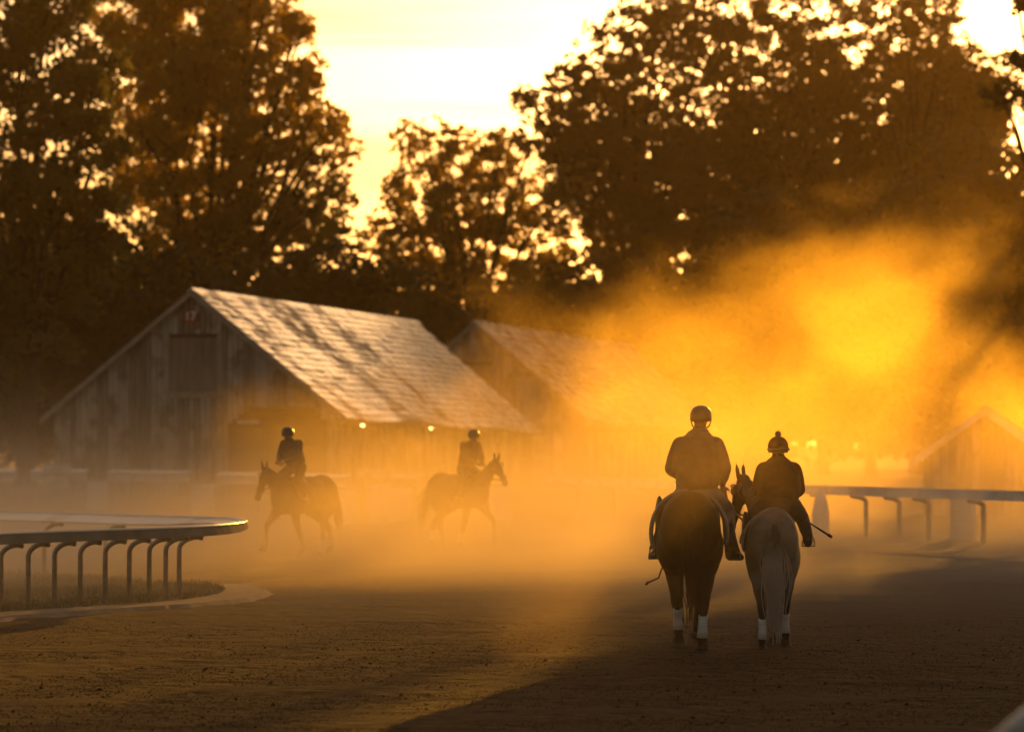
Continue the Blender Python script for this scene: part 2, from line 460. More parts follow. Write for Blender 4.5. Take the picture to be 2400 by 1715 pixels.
# dark lower trees that stand in rows behind the barns
proto = []
for k in range(3):
    rng = random.Random(40 + k)
    bl = [(rng.uniform(-3.2, 3.2), rng.uniform(-2, 2), rng.uniform(3.0, 11.5), rng.uniform(2.4, 3.6), rng.uniform(2.2, 3.2), rng.uniform(2.2, 3.2), 1.3) for _ in range(11)]
    proto.append((leaf_mesh('low_crown', bl, 50 + k, leaf=0.5, pads=30), trunk_mesh('low_trunk', 0.3, bl, 50 + k)))
row = []
rng = random.Random(5)
for px, d, s in [(-40, 196, 1.1), (60, 203, 1.0), (180, 199, 1.15), (290, 205, 1.1), (390, 197, 1.0), (500, 205, 1.1), (600, 199, 1.0), (700, 207, 1.05), (800, 203, .98), (890, 240, .98), (985, 246, 1.0), (1080, 240, .98),
                 (1180, 246, 1.0), (1280, 242, .95), (1380, 236, 1.1), (1490, 242, 1.2), (1600, 236, 1.25), (1710, 240, 1.35), (1820, 236, 1.3), (1930, 242, 1.35), (2040, 236, 1.3), (2150, 240, 1.35), (2260, 236, 1.25), (2370, 242, 1.75), (2480, 240, 1.6)]:
    k = rng.randrange(3)
    row.append((px, d, s, k))
desc = ['broad', 'bushy', 'round topped']
for i, (px, d, s, k) in enumerate(row):
    x = (px - 1200) / FPX * d
    where = ('behind the dark tree at the left edge' if px < 260 else 'behind the barn gable' if px < 560 else 'behind the barn roof' if px < 980 else
             'beneath the airy middle tree' if px < 1330 else 'in the shade under the tall right-hand trees')
    nth = sum(1 for r in row[:i] if (r[0] < 260, r[0] < 560, r[0] < 980, r[0] < 1330) == (px < 260, px < 560, px < 980, px < 1330))
    ordn = ['first', 'second', 'third', 'fourth', 'fifth', 'sixth', 'seventh', 'eighth', 'ninth', 'tenth', 'eleventh'][nth]
    t = empty('understory_tree', (x, d, 0), rng.uniform(0, 6.28), '%s dark tree %s, %s from the left' % (desc[k], where, ordn), 'tree', 'dark low trees in the row behind the barns')
    t.scale = (s, s, s * rng.uniform(.92, 1.08))
    mesh_obj('crown', proto[k][0], M['leaf_a'], t)
    mesh_obj('trunk', proto[k][1], M['bark'], t)

# trees on the right that stand outside the frame and throw the long shadows
def shade_tree(loc, blobs, seed, label, **kw):
    return make_tree(loc, blobs, seed, label, M['leaf_a'], group='trees along the right side of the track', **kw)
SHADE = [
    ((20.5, 104, 0), [(x - 20.5, dy, z, r, r, r, 1.9) for x, dy, z, r in ((18.5, 0, 7.9, 2.3), (17.3, .5, 8.9, 1.2), (18.0, -.5, 7.2, 1.3), (18.3, 0, 10.0, 1.0), (20.6, 0, 11.0, 1.5), (21.2, 0, 8.6, 2.3), (22.4, 0, 7.6, 2.4))]),
    ((26.0, 107, 0), [(x - 26.0, dy, z, r, r, r, 1.9) for x, dy, z, r in ((22.8, 0, 10.9, 2.4), (25.2, 1, 12.4, 3.0), (25.6, -1, 8.4, 2.8), (28.5, 0, 9.5, 3.2), (29.5, 1, 13.5, 3.6))]),
    ((36.0, 112, 0), [(x - 36.0, dy, z, r, r, r, 1.7) for x, dy, z, r in ((33, 0, 10, 4.0), (34, 1, 15.0, 4.2), (38, -1, 17, 4.5), (39.0, 0, 11, 4.5))]),
]
for i, (loc, bl) in enumerate(SHADE):
    shade_tree(loc, bl, 70 + i, ['dense shade tree just past the right edge of the picture', 'taller shade tree behind the nearest shade tree', 'third shade tree farthest from the track'][i], leaf=0.42)
# ------------------------------------------------------------------ barns
M['board'] = surf('weathered_board', (0.30, 0.28, 0.25), (0.46, 0.43, 0.38), scale=3, stretch=(3, 3, 0.25), bump=0.01, rough=0.9, c3=(0.17, 0.15, 0.12), scale3=1.2)
M['board2'] = surf('weathered_board_dark', (0.13, 0.115, 0.095), (0.25, 0.22, 0.185), scale=3, stretch=(3, 3, 0.25), bump=0.01, rough=0.9)
M['trim'] = surf('trim_board', (0.26, 0.22, 0.18), (0.34, 0.30, 0.25), scale=3, rough=0.75)
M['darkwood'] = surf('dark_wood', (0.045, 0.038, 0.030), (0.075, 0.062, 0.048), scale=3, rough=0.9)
M['white'] = surf('white_paint', (0.72, 0.70, 0.67), (0.82, 0.80, 0.77), scale=3, rough=0.45, c3=(0.5, 0.46, 0.42), scale3=1.5, spec=0.5)
M['redsign'] = surf('red_sign', (0.20, 0.035, 0.025), (0.25, 0.045, 0.035), scale=4, rough=0.6)
M['lamp_glow'] = glow('lamp_glow', (1.0, 0.72, 0.22), 9.0)
M['skirt'] = surf('shaded_rail_skirt', (0.17, 0.15, 0.12), (0.25, 0.22, 0.18), scale=3, rough=0.95, spec=0.03)  # shade on the rail face is put into this darker colour
M['skirt_pale'] = surf('pale_rail_skirt', (0.42, 0.38, 0.33), (0.52, 0.48, 0.42), scale=3, rough=0.6)
M['gloss_white'] = surf('gloss_white', (0.72, 0.70, 0.66), (0.8, 0.78, 0.75), scale=3, rough=0.25, spec=0.8)
M['metal'] = surf('galvanised', (0.28, 0.27, 0.25), (0.42, 0.41, 0.38), scale=8, rough=0.4, metal=0.6)

def roof_mat(name, origin, rdir, spos, dull=False):
    """shingle colours: pale grey with worn dark ones, rust brown stain streaks that run down the slope"""
    m, nt, out = new_mat(name); L = nt.links
    g = N(nt, 'ShaderNodeNewGeometry')
    def lin(vec):
        s_ = N(nt, 'ShaderNodeVectorMath', operation='SUBTRACT'); L.new(g.outputs['Position'], s_.inputs[0]); s_.inputs[1].default_value = origin
        d_ = N(nt, 'ShaderNodeVectorMath', operation='DOT_PRODUCT'); L.new(s_.outputs[0], d_.inputs[0]); d_.inputs[1].default_value = vec
        return d_.outputs['Value']
    u = lin(rdir); z = lin((0, 0, 1))
    cmb = N(nt, 'ShaderNodeCombineXYZ')
    def math_(op, a, b):
        n = N(nt, 'ShaderNodeMath', operation=op)
        for i, x in enumerate((a, b)):
            if isinstance(x, (int, float)): n.inputs[i].default_value = x
            else: L.new(x, n.inputs[i])
        return n.outputs[0]
    L.new(math_('MULTIPLY', u, 1.6), cmb.inputs[0]); L.new(math_('MULTIPLY', z, 4.2), cmb.inputs[1])
    vo = N(nt, 'ShaderNodeTexVoronoi'); vo.inputs['Scale'].default_value = 1.0; L.new(cmb.outputs[0], vo.inputs['Vector'])
    sep = N(nt, 'ShaderNodeSeparateColor'); L.new(vo.outputs['Color'], sep.inputs[0])
    r = N(nt, 'ShaderNodeValToRGB'); r.color_ramp.interpolation = 'LINEAR'
    e = r.color_ramp.elements
    e[0].position = 0.0; e[0].color = (0.11, 0.09, 0.075, 1); e[1].position = 1.0; e[1].color = (0.74, 0.71, 0.66, 1)
    x = e.new(0.28); x.color = (0.30, 0.26, 0.23, 1); x = e.new(0.45); x.color = (0.58, 0.55, 0.50, 1)
    L.new(sep.outputs[0], r.inputs[0])
    # stain streak: u grows while z falls
    wn_ = N(nt, 'ShaderNodeTexNoise'); wn_.inputs['Scale'].default_value = 0.35; wn_.inputs['Detail'].default_value = 3; L.new(g.outputs['Position'], wn_.inputs['Vector'])
    st = math_('ADD', u, math_('MULTIPLY', math_('SUBTRACT', wn_.outputs[0], 0.5), 9.0))
    for k, (u0, w) in enumerate(spos):
        d = math_('ABSOLUTE', math_('SUBTRACT', st, u0), 0)
        q = N(nt, 'ShaderNodeMapRange'); q.inputs[1].default_value = w; q.inputs[2].default_value = w * 0.3; L.new(d, q.inputs[0])
        spos[k] = q.outputs[0]
    acc = spos[0]
    for q in spos[1:]: acc = math_('MAXIMUM', acc, q)
    nz = N(nt, 'ShaderNodeTexNoise'); nz.inputs['Scale'].default_value = 0.55; nz.inputs['Detail'].default_value = 5; L.new(cmb.outputs[0], nz.inputs['Vector'])
    nr = N(nt, 'ShaderNodeMapRange'); nr.inputs[1].default_value = 0.34; nr.inputs[2].default_value = 0.52; L.new(nz.outputs[0], nr.inputs[0])
    f = math_('MULTIPLY', acc, nr.outputs[0])
    n2 = N(nt, 'ShaderNodeTexNoise'); n2.inputs['Scale'].default_value = 0.16; n2.inputs['Detail'].default_value = 4; L.new(cmb.outputs[0], n2.inputs['Vector'])
    r2 = N(nt, 'ShaderNodeMapRange'); r2.inputs[1].default_value = 0.55; r2.inputs[2].default_value = 0.75; r2.inputs[4].default_value = 0.8; L.new(n2.outputs[0], r2.inputs[0])
    f = math_('MAXIMUM', f, r2.outputs[0])
    mx = N(nt, 'ShaderNodeMix', data_type='RGBA'); L.new(f, mx.inputs[0]); L.new(r.outputs[0], mx.inputs[6]); mx.inputs[7].default_value = (0.10, 0.048, 0.028, 1)
    rg = N(nt, 'ShaderNodeMapRange'); rg.inputs[3].default_value = 0.24; rg.inputs[4].default_value = 0.5; L.new(f, rg.inputs[0])
    b = N(nt, 'ShaderNodeBsdfPrincipled'); L.new(mx.outputs[2], b.inputs['Base Color']); L.new(rg.outputs[0], b.inputs['Roughness'])
    b.inputs['Specular IOR Level'].default_value = 1.0
    cw = N(nt, 'ShaderNodeMapRange'); cw.inputs[3].default_value = 0.45; cw.inputs[4].default_value = 0.0; L.new(f, cw.inputs[0]); L.new(cw.outputs[0], b.inputs['Coat Weight'])
    sw = N(nt, 'ShaderNodeMapRange'); sw.inputs[3].default_value = 1.0; sw.inputs[4].default_value = 0.2; L.new(f, sw.inputs[0]); L.new(sw.outputs[0], b.inputs['Specular IOR Level']); b.inputs['Coat Roughness'].default_value = 0.28
    if dull:
        for e_ in e: e_.color = (e_.color[0] * .3, e_.color[1] * .27, e_.color[2] * .24, 1)
        cw.inputs[3].default_value = 0.0; sw.inputs[3].default_value = 0.05; rg.inputs[3].default_value = 0.95; rg.inputs[4].default_value = 0.95
    L.new(b.outputs[0], out.inputs[0])
    return m

def make_barn(loc, rz, w, eave, ridge, length, label, seed, near, sag=0.0, opening=None, loft=None, sign=None, n_single=300, row_h=0.42, col_w=0.85, stains=None, verge=None):
    """gabled barn; local x runs to the right along the gable, y along the ridge"""
    rng = random.Random(seed)
    root = empty('barn', loc, rz, label, 'barn')
    pitch = (ridge - eave) / w
    cs, sn = math.cos(rz), math.sin(rz)
    rd = (-sn, cs, 0)
    mat = roof_mat('shingles', (loc[0], loc[1], ridge), rd, list(stains or [(9, 2)]), dull=w < 3)
    # gable boards
    bw = 0.235
    x = -w + 0.02; i = 0
    def top(xx): return eave + (w - abs(xx)) * pitch - 0.14
    def cut(xx):
        """height of the door opening at x (None where there is wall)"""
        if not opening: return None
        x0, x1, zt, ch = opening
        if xx <= x0 or xx >= x1: return None
        return min(zt, zt - ch + (xx - x0) * 0.75, zt - ch * 1.25 + (x1 - xx) * 1.1)
    while x < w - 0.05:
        x2 = min(x + bw, w - 0.02); g = 0.012
        c = cut((x + x2) / 2)
        z0 = c if c is not None else 0.0
        dy = rng.uniform(-0.012, 0.012)
        segs = [(z0, None)]
        if loft and loft[0] < (x + x2) / 2 < loft[1]:
            segs = [(z0, loft[2]), (loft[3], None)]
        for (za, zb) in segs:
            tl, tr = (top(x + g), top(x2 - g)) if zb is None else (zb, zb)
            m = MB(); m.hexa([(x + g, -0.03 + dy, za), (x2 - g, -0.03 + dy, za), (x2 - g, 0.03 + dy, za), (x + g, 0.03 + dy, za),
                              (x + g, -0.03 + dy, tl), (x2 - g, -0.03 + dy, tr), (x2 - g, 0.03 + dy, tr), (x + g, 0.03 + dy, tl)])
            m.build('board', M['board'] if rng.random() < 0.62 else M['board2'], root)
        x += bw
    # lining behind the boards, with the same hole
    if opening:
        x0, x1, zt, ch = opening
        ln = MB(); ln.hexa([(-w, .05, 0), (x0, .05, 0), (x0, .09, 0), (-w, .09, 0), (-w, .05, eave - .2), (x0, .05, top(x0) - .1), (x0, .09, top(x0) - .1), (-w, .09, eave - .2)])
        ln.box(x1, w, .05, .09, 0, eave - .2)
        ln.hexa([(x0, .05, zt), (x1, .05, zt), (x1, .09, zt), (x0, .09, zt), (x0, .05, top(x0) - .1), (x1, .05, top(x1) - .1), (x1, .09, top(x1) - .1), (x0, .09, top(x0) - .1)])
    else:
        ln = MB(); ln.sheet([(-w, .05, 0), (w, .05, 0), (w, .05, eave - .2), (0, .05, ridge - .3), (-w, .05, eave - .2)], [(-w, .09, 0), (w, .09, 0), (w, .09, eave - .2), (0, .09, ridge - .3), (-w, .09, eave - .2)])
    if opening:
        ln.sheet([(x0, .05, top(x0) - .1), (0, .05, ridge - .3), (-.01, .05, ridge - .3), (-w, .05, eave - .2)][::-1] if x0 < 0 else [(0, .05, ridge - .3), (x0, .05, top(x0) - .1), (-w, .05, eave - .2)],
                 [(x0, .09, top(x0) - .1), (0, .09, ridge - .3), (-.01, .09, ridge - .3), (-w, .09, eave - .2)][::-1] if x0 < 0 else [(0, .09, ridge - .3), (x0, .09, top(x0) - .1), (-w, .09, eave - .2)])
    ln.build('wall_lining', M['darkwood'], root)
    # side walls: stall fronts along the right side
    sw = MB(); sw.box(-w - .04, -w + .04, 0.1, length, 0, eave - .1 - sag); sw.build('side_wall', M['board2'], root)
    ns = int(length / 3.4)
    for k in range(ns):
        y0 = 0.6 + k * 3.4
        e = eave - 0.12 - sag * (y0 + 1.7) / length
        p = MB(); p.box(w - .55, w - .50, y0, y0 + 1.0, 0, e); p.box(w - .55, w - .50, y0 + 2.2, y0 + 3.35, 0, e); p.box(w - .55, w - .5, y0 + 1.0, y0 + 2.2, 2.25, e)
        p.build('stall_wall', M['board2'] if k % 2 else M['board'], root)
        d = MB(); d.box(w - .53, w - .49, y0 + 1.03, y0 + 2.17, 0.05, 1.25); d.build('stall_door', M['trim'], root)
        q = MB(); q.box(w - .08, w + .06, y0 - .1, y0 + .04, 0, e); q.build('eave_post', M['trim'], root)
    MB().box(w - .06, w + .04, 0.1, length, eave - 0.24 - sag, eave - 0.12 - sag).build('eave_beam', M['darkwood'], root)
    MB().box(-w, w, length - .06, length, 0, eave - .2 - sag).build('rear_wall', M['darkwood'], root)
    # roof deck
    ov, ge = 0.48, 0.35
    def rp(s, v, y, up=0.0):
        """point on the roof: side s, distance v down the slope (horizontal), depth y"""
        sg = sag * max(0, y) / length
        wob = 0.05 * math.sin(y * 0.45 + seed) * (v / w)
        return (s * v, y, ridge - v * pitch - sg * (0.25 + 0.75 * v / w) + wob + up)
    for s, nm in ((-1, 'roof_deck'), (1, 'roof_deck')):
        dk = MB(); ys = [-ge + (length + 2 * ge) * k / 12 for k in range(13)]
        for a, b in zip(ys[:-1], ys[1:]):
            q = [rp(s, 0, a, -.16), rp(s, w + ov, a, -.16), rp(s, w + ov, b, -.16), rp(s, 0, b, -.16), rp(s, 0, a, -.03), rp(s, w + ov, a, -.03), rp(s, w + ov, b, -.03), rp(s, 0, b, -.03)]
            dk.hexa(q if s > 0 else [q[i] for i in (1, 0, 3, 2, 5, 4, 7, 6)])
        dk.build(nm, M['darkwood'], root)
        fb = MB(); y0 = -ge - .05
        q = [rp(s, 0.0, y0, -.27), rp(s, w + ov, y0, -.27), rp(s, w + ov, -ge, -.27), rp(s, 0.0, -ge, -.27), rp(s, 0.0, y0, -.01), rp(s, w + ov, y0, -.01), rp(s, w + ov, -ge, -.01), rp(s, 0.0, -ge, -.01)]
        fb.hexa(q if s > 0 else [q[i] for i in (1, 0, 3, 2, 5, 4, 7, 6)]).build('verge_board', verge or M['trim'], root)
    # shingles
    sl = math.hypot(1, pitch)
    rows = int((w + ov) * sl / row_h); cols = int((length + 2 * ge) / col_w)
    cells = [(r, c) for c in range(cols + 1) for r in range(rows)]
    keyd = lambda rc: rc[1]
    cells.sort(key=keyd)
    var = []
    for k in range(6):
        rr = random.Random(900 + k)
        t, tl = 0.035 + 0.02 * rr.random(), rr.uniform(-.03, .03)
        mb = MB(); Wd, Hd = col_w * 0.97, row_h * 1.22
        e1, e2 = rr.uniform(-.03, .03), rr.uniform(-.03, .03)
        # local: x across (ridge direction), y down the slope, z out
        mb.hexa([(0, 0, 0), (Wd, 0, 0), (Wd, Hd + e1, 0.0), (0, Hd + e2, 0.0), (0, 0, .015), (Wd, 0, .015), (Wd, Hd + e1, t), (0, Hd + e2, t + tl * .3)])
        me = mb.mesh('shingle'); me.materials.append(mat); var.append(me)
    rest = MB(); count = 0
    for (r, c) in cells:
        v0 = r * row_h / sl
        y0 = -ge + c * col_w - (0.5 * col_w if r % 2 else 0.0) + rng.uniform(-.03, .03)
        if y0 < -ge - 0.1: y0 = -ge
        if y0 > length + ge - col_w: continue
        lift = rng.uniform(0.0, 0.012) + (0.03 if rng.random() < 0.05 else 0)
        o_ = Vector(rp(1, v0, y0, 0.0)); ax = (Vector(rp(1, v0, y0 + 1, 0)) - o_).normalized(); dn = (Vector(rp(1, v0 + 1, y0, 0)) - o_).normalized()
        nn = dn.cross(ax); nn = nn if nn.z > 0 else -nn
        dn = (dn + nn * 0.03 + ax * rng.uniform(-.012, .012)).normalized()
        mtx = Matrix((ax, dn, nn)).transposed().to_4x4(); mtx.translation = o_ + nn * lift
        me = var[rng.randrange(6)]
        if count < n_single:
            o = bpy.data.objects.new('shingle', me); COL.objects.link(o); o.parent = root; o.matrix_local = mtx
        else:
            n0 = len(rest.v)
            rest.v += [tuple(mtx @ vv.co) for vv in me.vertices]
            rest.f += [tuple(n0 + i for i in p.vertices) for p in me.polygons]
        count += 1
    o = rest.build('shingle_field', mat, root); tag(o, kind='stuff')
    cap = MB(); ys = [-ge + (length + 2 * ge) * k / 12 for k in range(13)]
    for a, b in zip(ys[:-1], ys[1:]):
        A, B = Vector(rp(1, 0, a, 0)), Vector(rp(1, 0, b, 0))
        for s in (-1, 1):
            q = [A + Vector((0, 0, .05)), A + Vector((s * .2, 0, .05 - .2 * pitch)), B + Vector((s * .2, 0, .05 - .2 * pitch)), B + Vector((0, 0, .05))]
            q += [p + Vector((0, 0, .03)) for p in q]
            cap.hexa(q if s > 0 else [q[i] for i in (1, 0, 3, 2, 5, 4, 7, 6)])
    cap.build('ridge_cap', mat, root)
    # left slope: plain courses (seen edge on only)
    if loft:
        a, b, z0, z1 = loft
        dr = MB().box(a + .08, b - .08, -.01, .05, z0 + .08, z1 - .08).build('loft_door', M['board2'], root)
        MB().box(a - .14, a + .08, -.07, -.035, z0 - .1, z1 + .15).build('loft_door_post', M['trim'], root)
        MB().box(b - .08, b + .14, -.07, -.035, z0 - .1, z1 + .15).build('loft_door_post', M['trim'], root)
        MB().box(a + .08, b - .08, -.09, -.035, z1 - .08, z1 + .10).build('loft_lintel', M['darkwood'], root)
        MB().box(a + .08, b - .08, -.11, -.035, z0 - .16, z0 + .08).build('loft_sill', M['trim'], root)
    if opening:
        x0, x1, zt, ch = opening
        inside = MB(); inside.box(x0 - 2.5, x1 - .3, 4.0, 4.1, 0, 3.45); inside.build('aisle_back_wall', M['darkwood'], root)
        MB().box(x0 - .10, x0 + .02, -.10, -.035, 0, zt - ch).build('door_post', M['trim'], root)
        MB().box(x1 - .02, x1 + .12, -.10, -.035, 0, zt - ch * 1.25).build('door_post', M['trim'], root)
    if sign:
        sx, sz, txt = sign
        h = 0.36
        pl = MB(); oc = [(sx + h * math.cos(R(22.5 + 45 * k)) * 1.0, sz + h * math.sin(R(22.5 + 45 * k))) for k in range(8)]
        pl.sheet([(a, -.085, b) for a, b in oc][::-1], [(a, -.045, b) for a, b in oc][::-1])
        sg = pl.build('number_sign', M['redsign'], root)
        cu = bpy.data.curves.new('number', 'FONT'); cu.body = txt; cu.size = 0.52; cu.align_x = 'CENTER'; cu.align_y = 'CENTER'; cu.extrude = 0.006; cu.offset = 0.012
        to = bpy.data.objects.new('tmp', cu); COL.objects.link(to)
        dg = bpy.context.evaluated_depsgraph_get(); me = bpy.data.meshes.new_from_object(to.evaluated_get(dg)); bpy.data.objects.remove(to)
        nm = mesh_obj('number', me, M['white'], sg); me.materials.clear(); me.materials.append(M['white'])
        nm.rotation_euler = (R(90), 0, 0); nm.location = (sx, -.095, sz)
    return root

TH = -R(13.7)
BARN = (-13.05, 140.0, 0)
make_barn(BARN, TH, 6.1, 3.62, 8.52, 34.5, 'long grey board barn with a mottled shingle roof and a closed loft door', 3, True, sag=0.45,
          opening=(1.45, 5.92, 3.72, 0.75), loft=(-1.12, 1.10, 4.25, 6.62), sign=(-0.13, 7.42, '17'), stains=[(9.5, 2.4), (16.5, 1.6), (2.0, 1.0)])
make_barn((-2.0, 187.0, 0), TH, 6.2, 3.7, 8.9, 42.0, 'second barn half lost in golden dust behind the long grey one', 8, False, sag=0.6, n_single=120, row_h=0.6, col_w=1.3, loft=(-1.1, 1.1, 4.3, 6.6), stains=[(4, 2), (11, 3)])
# small building at the right
make_barn(((2310 - 1200) / FPX * 104, 104.0, 0), -R(10), 1.85, 2.05, 3.35, 6.0, 'small gabled shed with pale verge boards beyond the right-hand rail', 12, False, n_single=60, row_h=.4, col_w=.8, stains=[(2, 1)], verge=M['white'])

# round orange sign disc under the shed gable
def local(loc, rz, p):
    return Vector(loc) + Matrix.Rotation(rz, 3, 'Z') @ Vector(p)
M['orange'] = surf('orange_plastic', (0.75, 0.20, 0.02), (0.8, 0.25, 0.03), scale=4, rough=0.4)
sg = empty('round_sign', ((2305 - 1200) / FPX * 104, 103.88, 2.55), 0, 'small round orange disc fixed under the shed gable', 'sign')
m = MB(); m.tube([(0, 0, 0), (0, -.05, 0)], 0.13, 16); m.build('disc', M['orange'], sg)
m = MB(); m.tube([(0, .02, 0), (0, .1, 0)], 0.03, 8); m.build('bracket', M['darkwood'], sg)

# bulbs under the eaves
def eave_lamp(p, label):
    t = empty('eave_lamp', p, 0, label, 'lamp', 'lit bulbs under the barn eaves')
    m = MB(); m.lathe([(0.03, .22), (.035, .12), (.12, .10), (.16, .03), (.15, .025), (.03, .09)], 14); m.build('lamp_shade', M['metal'], t)
    m = MB(); m.lathe([(0.02, .08), (.06, .04), (.085, -.02), (.07, -.08), (.02, -.11)], 12); m.build('bulb', M['lamp_glow'], t, True)
    m = MB(); m.tube([(0, 0, .2), (0, 0, .34), (-.18, 0, .38)], 0.015, 6); m.build('bracket', M['metal'], t)
for lx, ly, lz, lb in ((6.45, 2.6, 3.02, 'lit bulb under the barn eave nearest the open doorway'), (6.45, 13.5, 2.95, 'lit bulb halfway along the eave of the long grey barn')):
    eave_lamp(local(BARN, TH, (lx, ly, lz)), lb)
eave_lamp(PX(1304, 986, 187), 'lit bulb in the dust at the corner of the second barn')
eave_lamp(PX(1380, 992, 205), 'faint lit bulb farthest along the second barn')
# strip of pale board at the doorway
t = empty('strip_light', PX(582, 990, 138.6), TH, 'narrow pale tube light across the top left of the barn doorway', 'light')
MB().tube([(-.48, 0, 0), (.48, 0, 0)], .035, 8).build('tube', M['white'], t)
MB().box(-.5, .5, .0, .06, .03, .09).build('housing', M['metal'], t)

# ------------------------------------------------------------------ rails
def make_rail(name, path, label='', cover=0.30, height=1.1, side=1, group=None, post_gap=2.4, post_idx=None, lean=0.55, post_r=0.05, mat=None, thick=0.10, drop=0.05, cat='rail', skip=(), skirt=None, taper=False):
    """gooseneck running rail: path of (x, y); the posts stand to one side and curve over to carry the cover"""
    root = empty(name, (path[0][0], path[0][1], 0), 0, label, cat, group)
    P = [Vector((x, y, 0)) for x, y in path]
    off = P[0].copy()
    # dense path
    cum = [0.0]
    for a, b in zip(P[:-1], P[1:]): cum.append(cum[-1] + (b - a).length)
    def at(s):
        s = max(0, min(cum[-1], s))
        for i in range(len(P) - 1):
            if s <= cum[i + 1]:
                t = (s - cum[i]) / max(1e-6, cum[i + 1] - cum[i])
                q = P[i].lerp(P[i + 1], t); d = (P[i + 1] - P[i]).normalized()
                return q, d
        return P[-1], (P[-1] - P[-2]).normalized()
    rng = random.Random(len(path))
    n = max(2, int(cum[-1] / 0.6))
    m = MB(); prev = None
    secs = []
    for k in range(n + 1):
        q, _ = at(cum[-1] * k / n)
        _, d1 = at(cum[-1] * k / n - 0.4); _, d2 = at(cum[-1] * k / n + 0.4)
        d = (d1 + d2).normalized()
        nrm = Vector((d.y, -d.x, 0)) * side     # towards the track
        z = height
        tp = 1 - 0.65 * math.exp(-((k / n - 0.5) * cum[-1] / 1.6) ** 2) if taper else 1.0
        th_, dp_ = thick * tp, drop * tp
        secs.append([q - off + nrm * cover * .5 + Vector((0, 0, z)), q - off - nrm * cover * .5 + Vector((0, 0, z - dp_)), q - off - nrm * cover * .5 + Vector((0, 0, z - dp_ - .03)),
                     q - off + nrm * (cover * .5 - .04) + Vector((0, 0, z - .05)), q - off + nrm * (cover * .5 - .03) + Vector((0, 0, z - th_)), q - off + nrm * (cover * .5 + .02) + Vector((0, 0, z - th_))])
    ns = 6
    for k, s_ in enumerate(secs): m.v += [tuple(p) for p in s_]
    for k in range(n):
        for j in range(ns):
            a, b = k * ns + j, k * ns + (j + 1) % ns
            m.f.append((a, b, b + ns, a + ns) if side > 0 else (a, a + ns, b + ns, b))
    m.f.append(tuple(range(ns))); m.f.append(tuple(n * ns + j for j in reversed(range(ns))))
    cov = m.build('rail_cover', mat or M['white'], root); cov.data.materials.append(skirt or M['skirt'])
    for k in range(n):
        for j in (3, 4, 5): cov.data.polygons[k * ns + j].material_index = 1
    face = MB(); k0 = n + 1
    for k, s_ in enumerate(secs):
        nrm_ = (s_[0] - s_[1]); nrm_.z = 0; nrm_.normalize()
        a = s_[0] + nrm_ * .004 - Vector((0, 0, .012)); b = s_[5] + nrm_ * .012 - Vector((0, 0, .005))
        face.v += [tuple(a), tuple(b), tuple(b - nrm_ * .02), tuple(a - nrm_ * .003)]
    for k in range(n):
        for j in range(4):
            a, b = k * 4 + j, k * 4 + (j + 1) % 4
            face.f.append((a, b, b + 4, a + 4))
    face.build('rail_skirt', skirt or M['skirt'], root)  # strip over the rail face; the default material carries painted shade
    rim = MB(); rim.tube([s_[0] + Vector((0, 0, .004)) for s_ in secs], .019, 6); rim.build('rim_highlight', M['gloss_white'], root, True)  # added glossy tube that makes the sunlit line on the top edge
    s = 0.3; i = 0
    pts = post_idx if post_idx is not None else [0.3 + post_gap * k for k in range(int(cum[-1] / post_gap) + 1)]
    for s in pts:
        q, d = at(s)
        nrm = Vector((d.y, -d.x, 0)) * side
        base = q - off - nrm * lean
        pp = [base + Vector((0, 0, -.05)), base + Vector((0, 0, height * .70))]
        for a in (15, 32, 50, 68, 85):
            pp.append(base + Vector((0, 0, height * .70)) + nrm * (lean * .9 * (1 - math.cos(R(a)))) + Vector((0, 0, (height * .30 - thick - .03) * math.sin(R(a)))))
        pp.append(q - off + Vector((0, 0, height - drop - .06)) + nrm * .02)
        MB().tube(pp, post_r, 8).build('post', M['metal'], root, True)
    return root

# ---- near hairpin of safety rail at the left
near = []
def gp(px, py, h=0.0):
    """ground (or height h) point under a pixel"""
    d = (CAMZ - h) * FPX / (py - HORIZON)
    return ((px - 1200) / FPX * d, d)
loop = [gp(-420, 1272, 1.08), gp(-150, 1256, 1.08), gp(0, 1249, 1.08), gp(150, 1244, 1.08), gp(300, 1239, 1.08), gp(400, 1235.5, 1.08), gp(480, 1231, 1.08), gp(530, 1226, 1.08), gp(549, 1221.5, 1.08), 
        gp(520, 1215.5, 1.08), gp(470, 1213.5, 1.08), gp(400, 1212, 1.08), gp(300, 1209, 1.08), gp(150, 1204, 1.08), gp(0, 1200, 1.08), gp(-200, 1194, 1.08), gp(-420, 1189, 1.08)]
def smooth_path(P, it=2):
    for _ in range(it):
        Q = [P[0]]
        for a, b in zip(P[:-1], P[1:]):
            Q.append((a[0] * .75 + b[0] * .25, a[1] * .75 + b[1] * .25)); Q.append((a[0] * .25 + b[0] * .75, a[1] * .25 + b[1] * .75))
        Q.append(P[-1]); P = Q
    return P
loop_s = smooth_path(loop)
cumL = [0.0]
for a, b in zip(loop_s[:-1], loop_s[1:]): cumL.append(cumL[-1] + math.hypot(b[0] - a[0], b[1] - a[1]))
near_posts = []
def px_at(s_):
    for i in range(len(loop_s) - 1):
        if s_ <= cumL[i + 1]:
            t_ = (s_ - cumL[i]) / (cumL[i + 1] - cumL[i]); x_ = loop_s[i][0] * (1 - t_) + loop_s[i + 1][0] * t_; y_ = loop_s[i][1] * (1 - t_) + loop_s[i + 1][1] * t_
            return 1200 + x_ / y_ * FPX
    return 0
q_ = 0.2
while q_ < cumL[-1]:
    near_side = q_ < cumL[len(cumL) // 2]
    if px_at(q_) < (478 if near_side else 420): near_posts.append(q_)
    q_ += 0.52 if near_side else 1.9
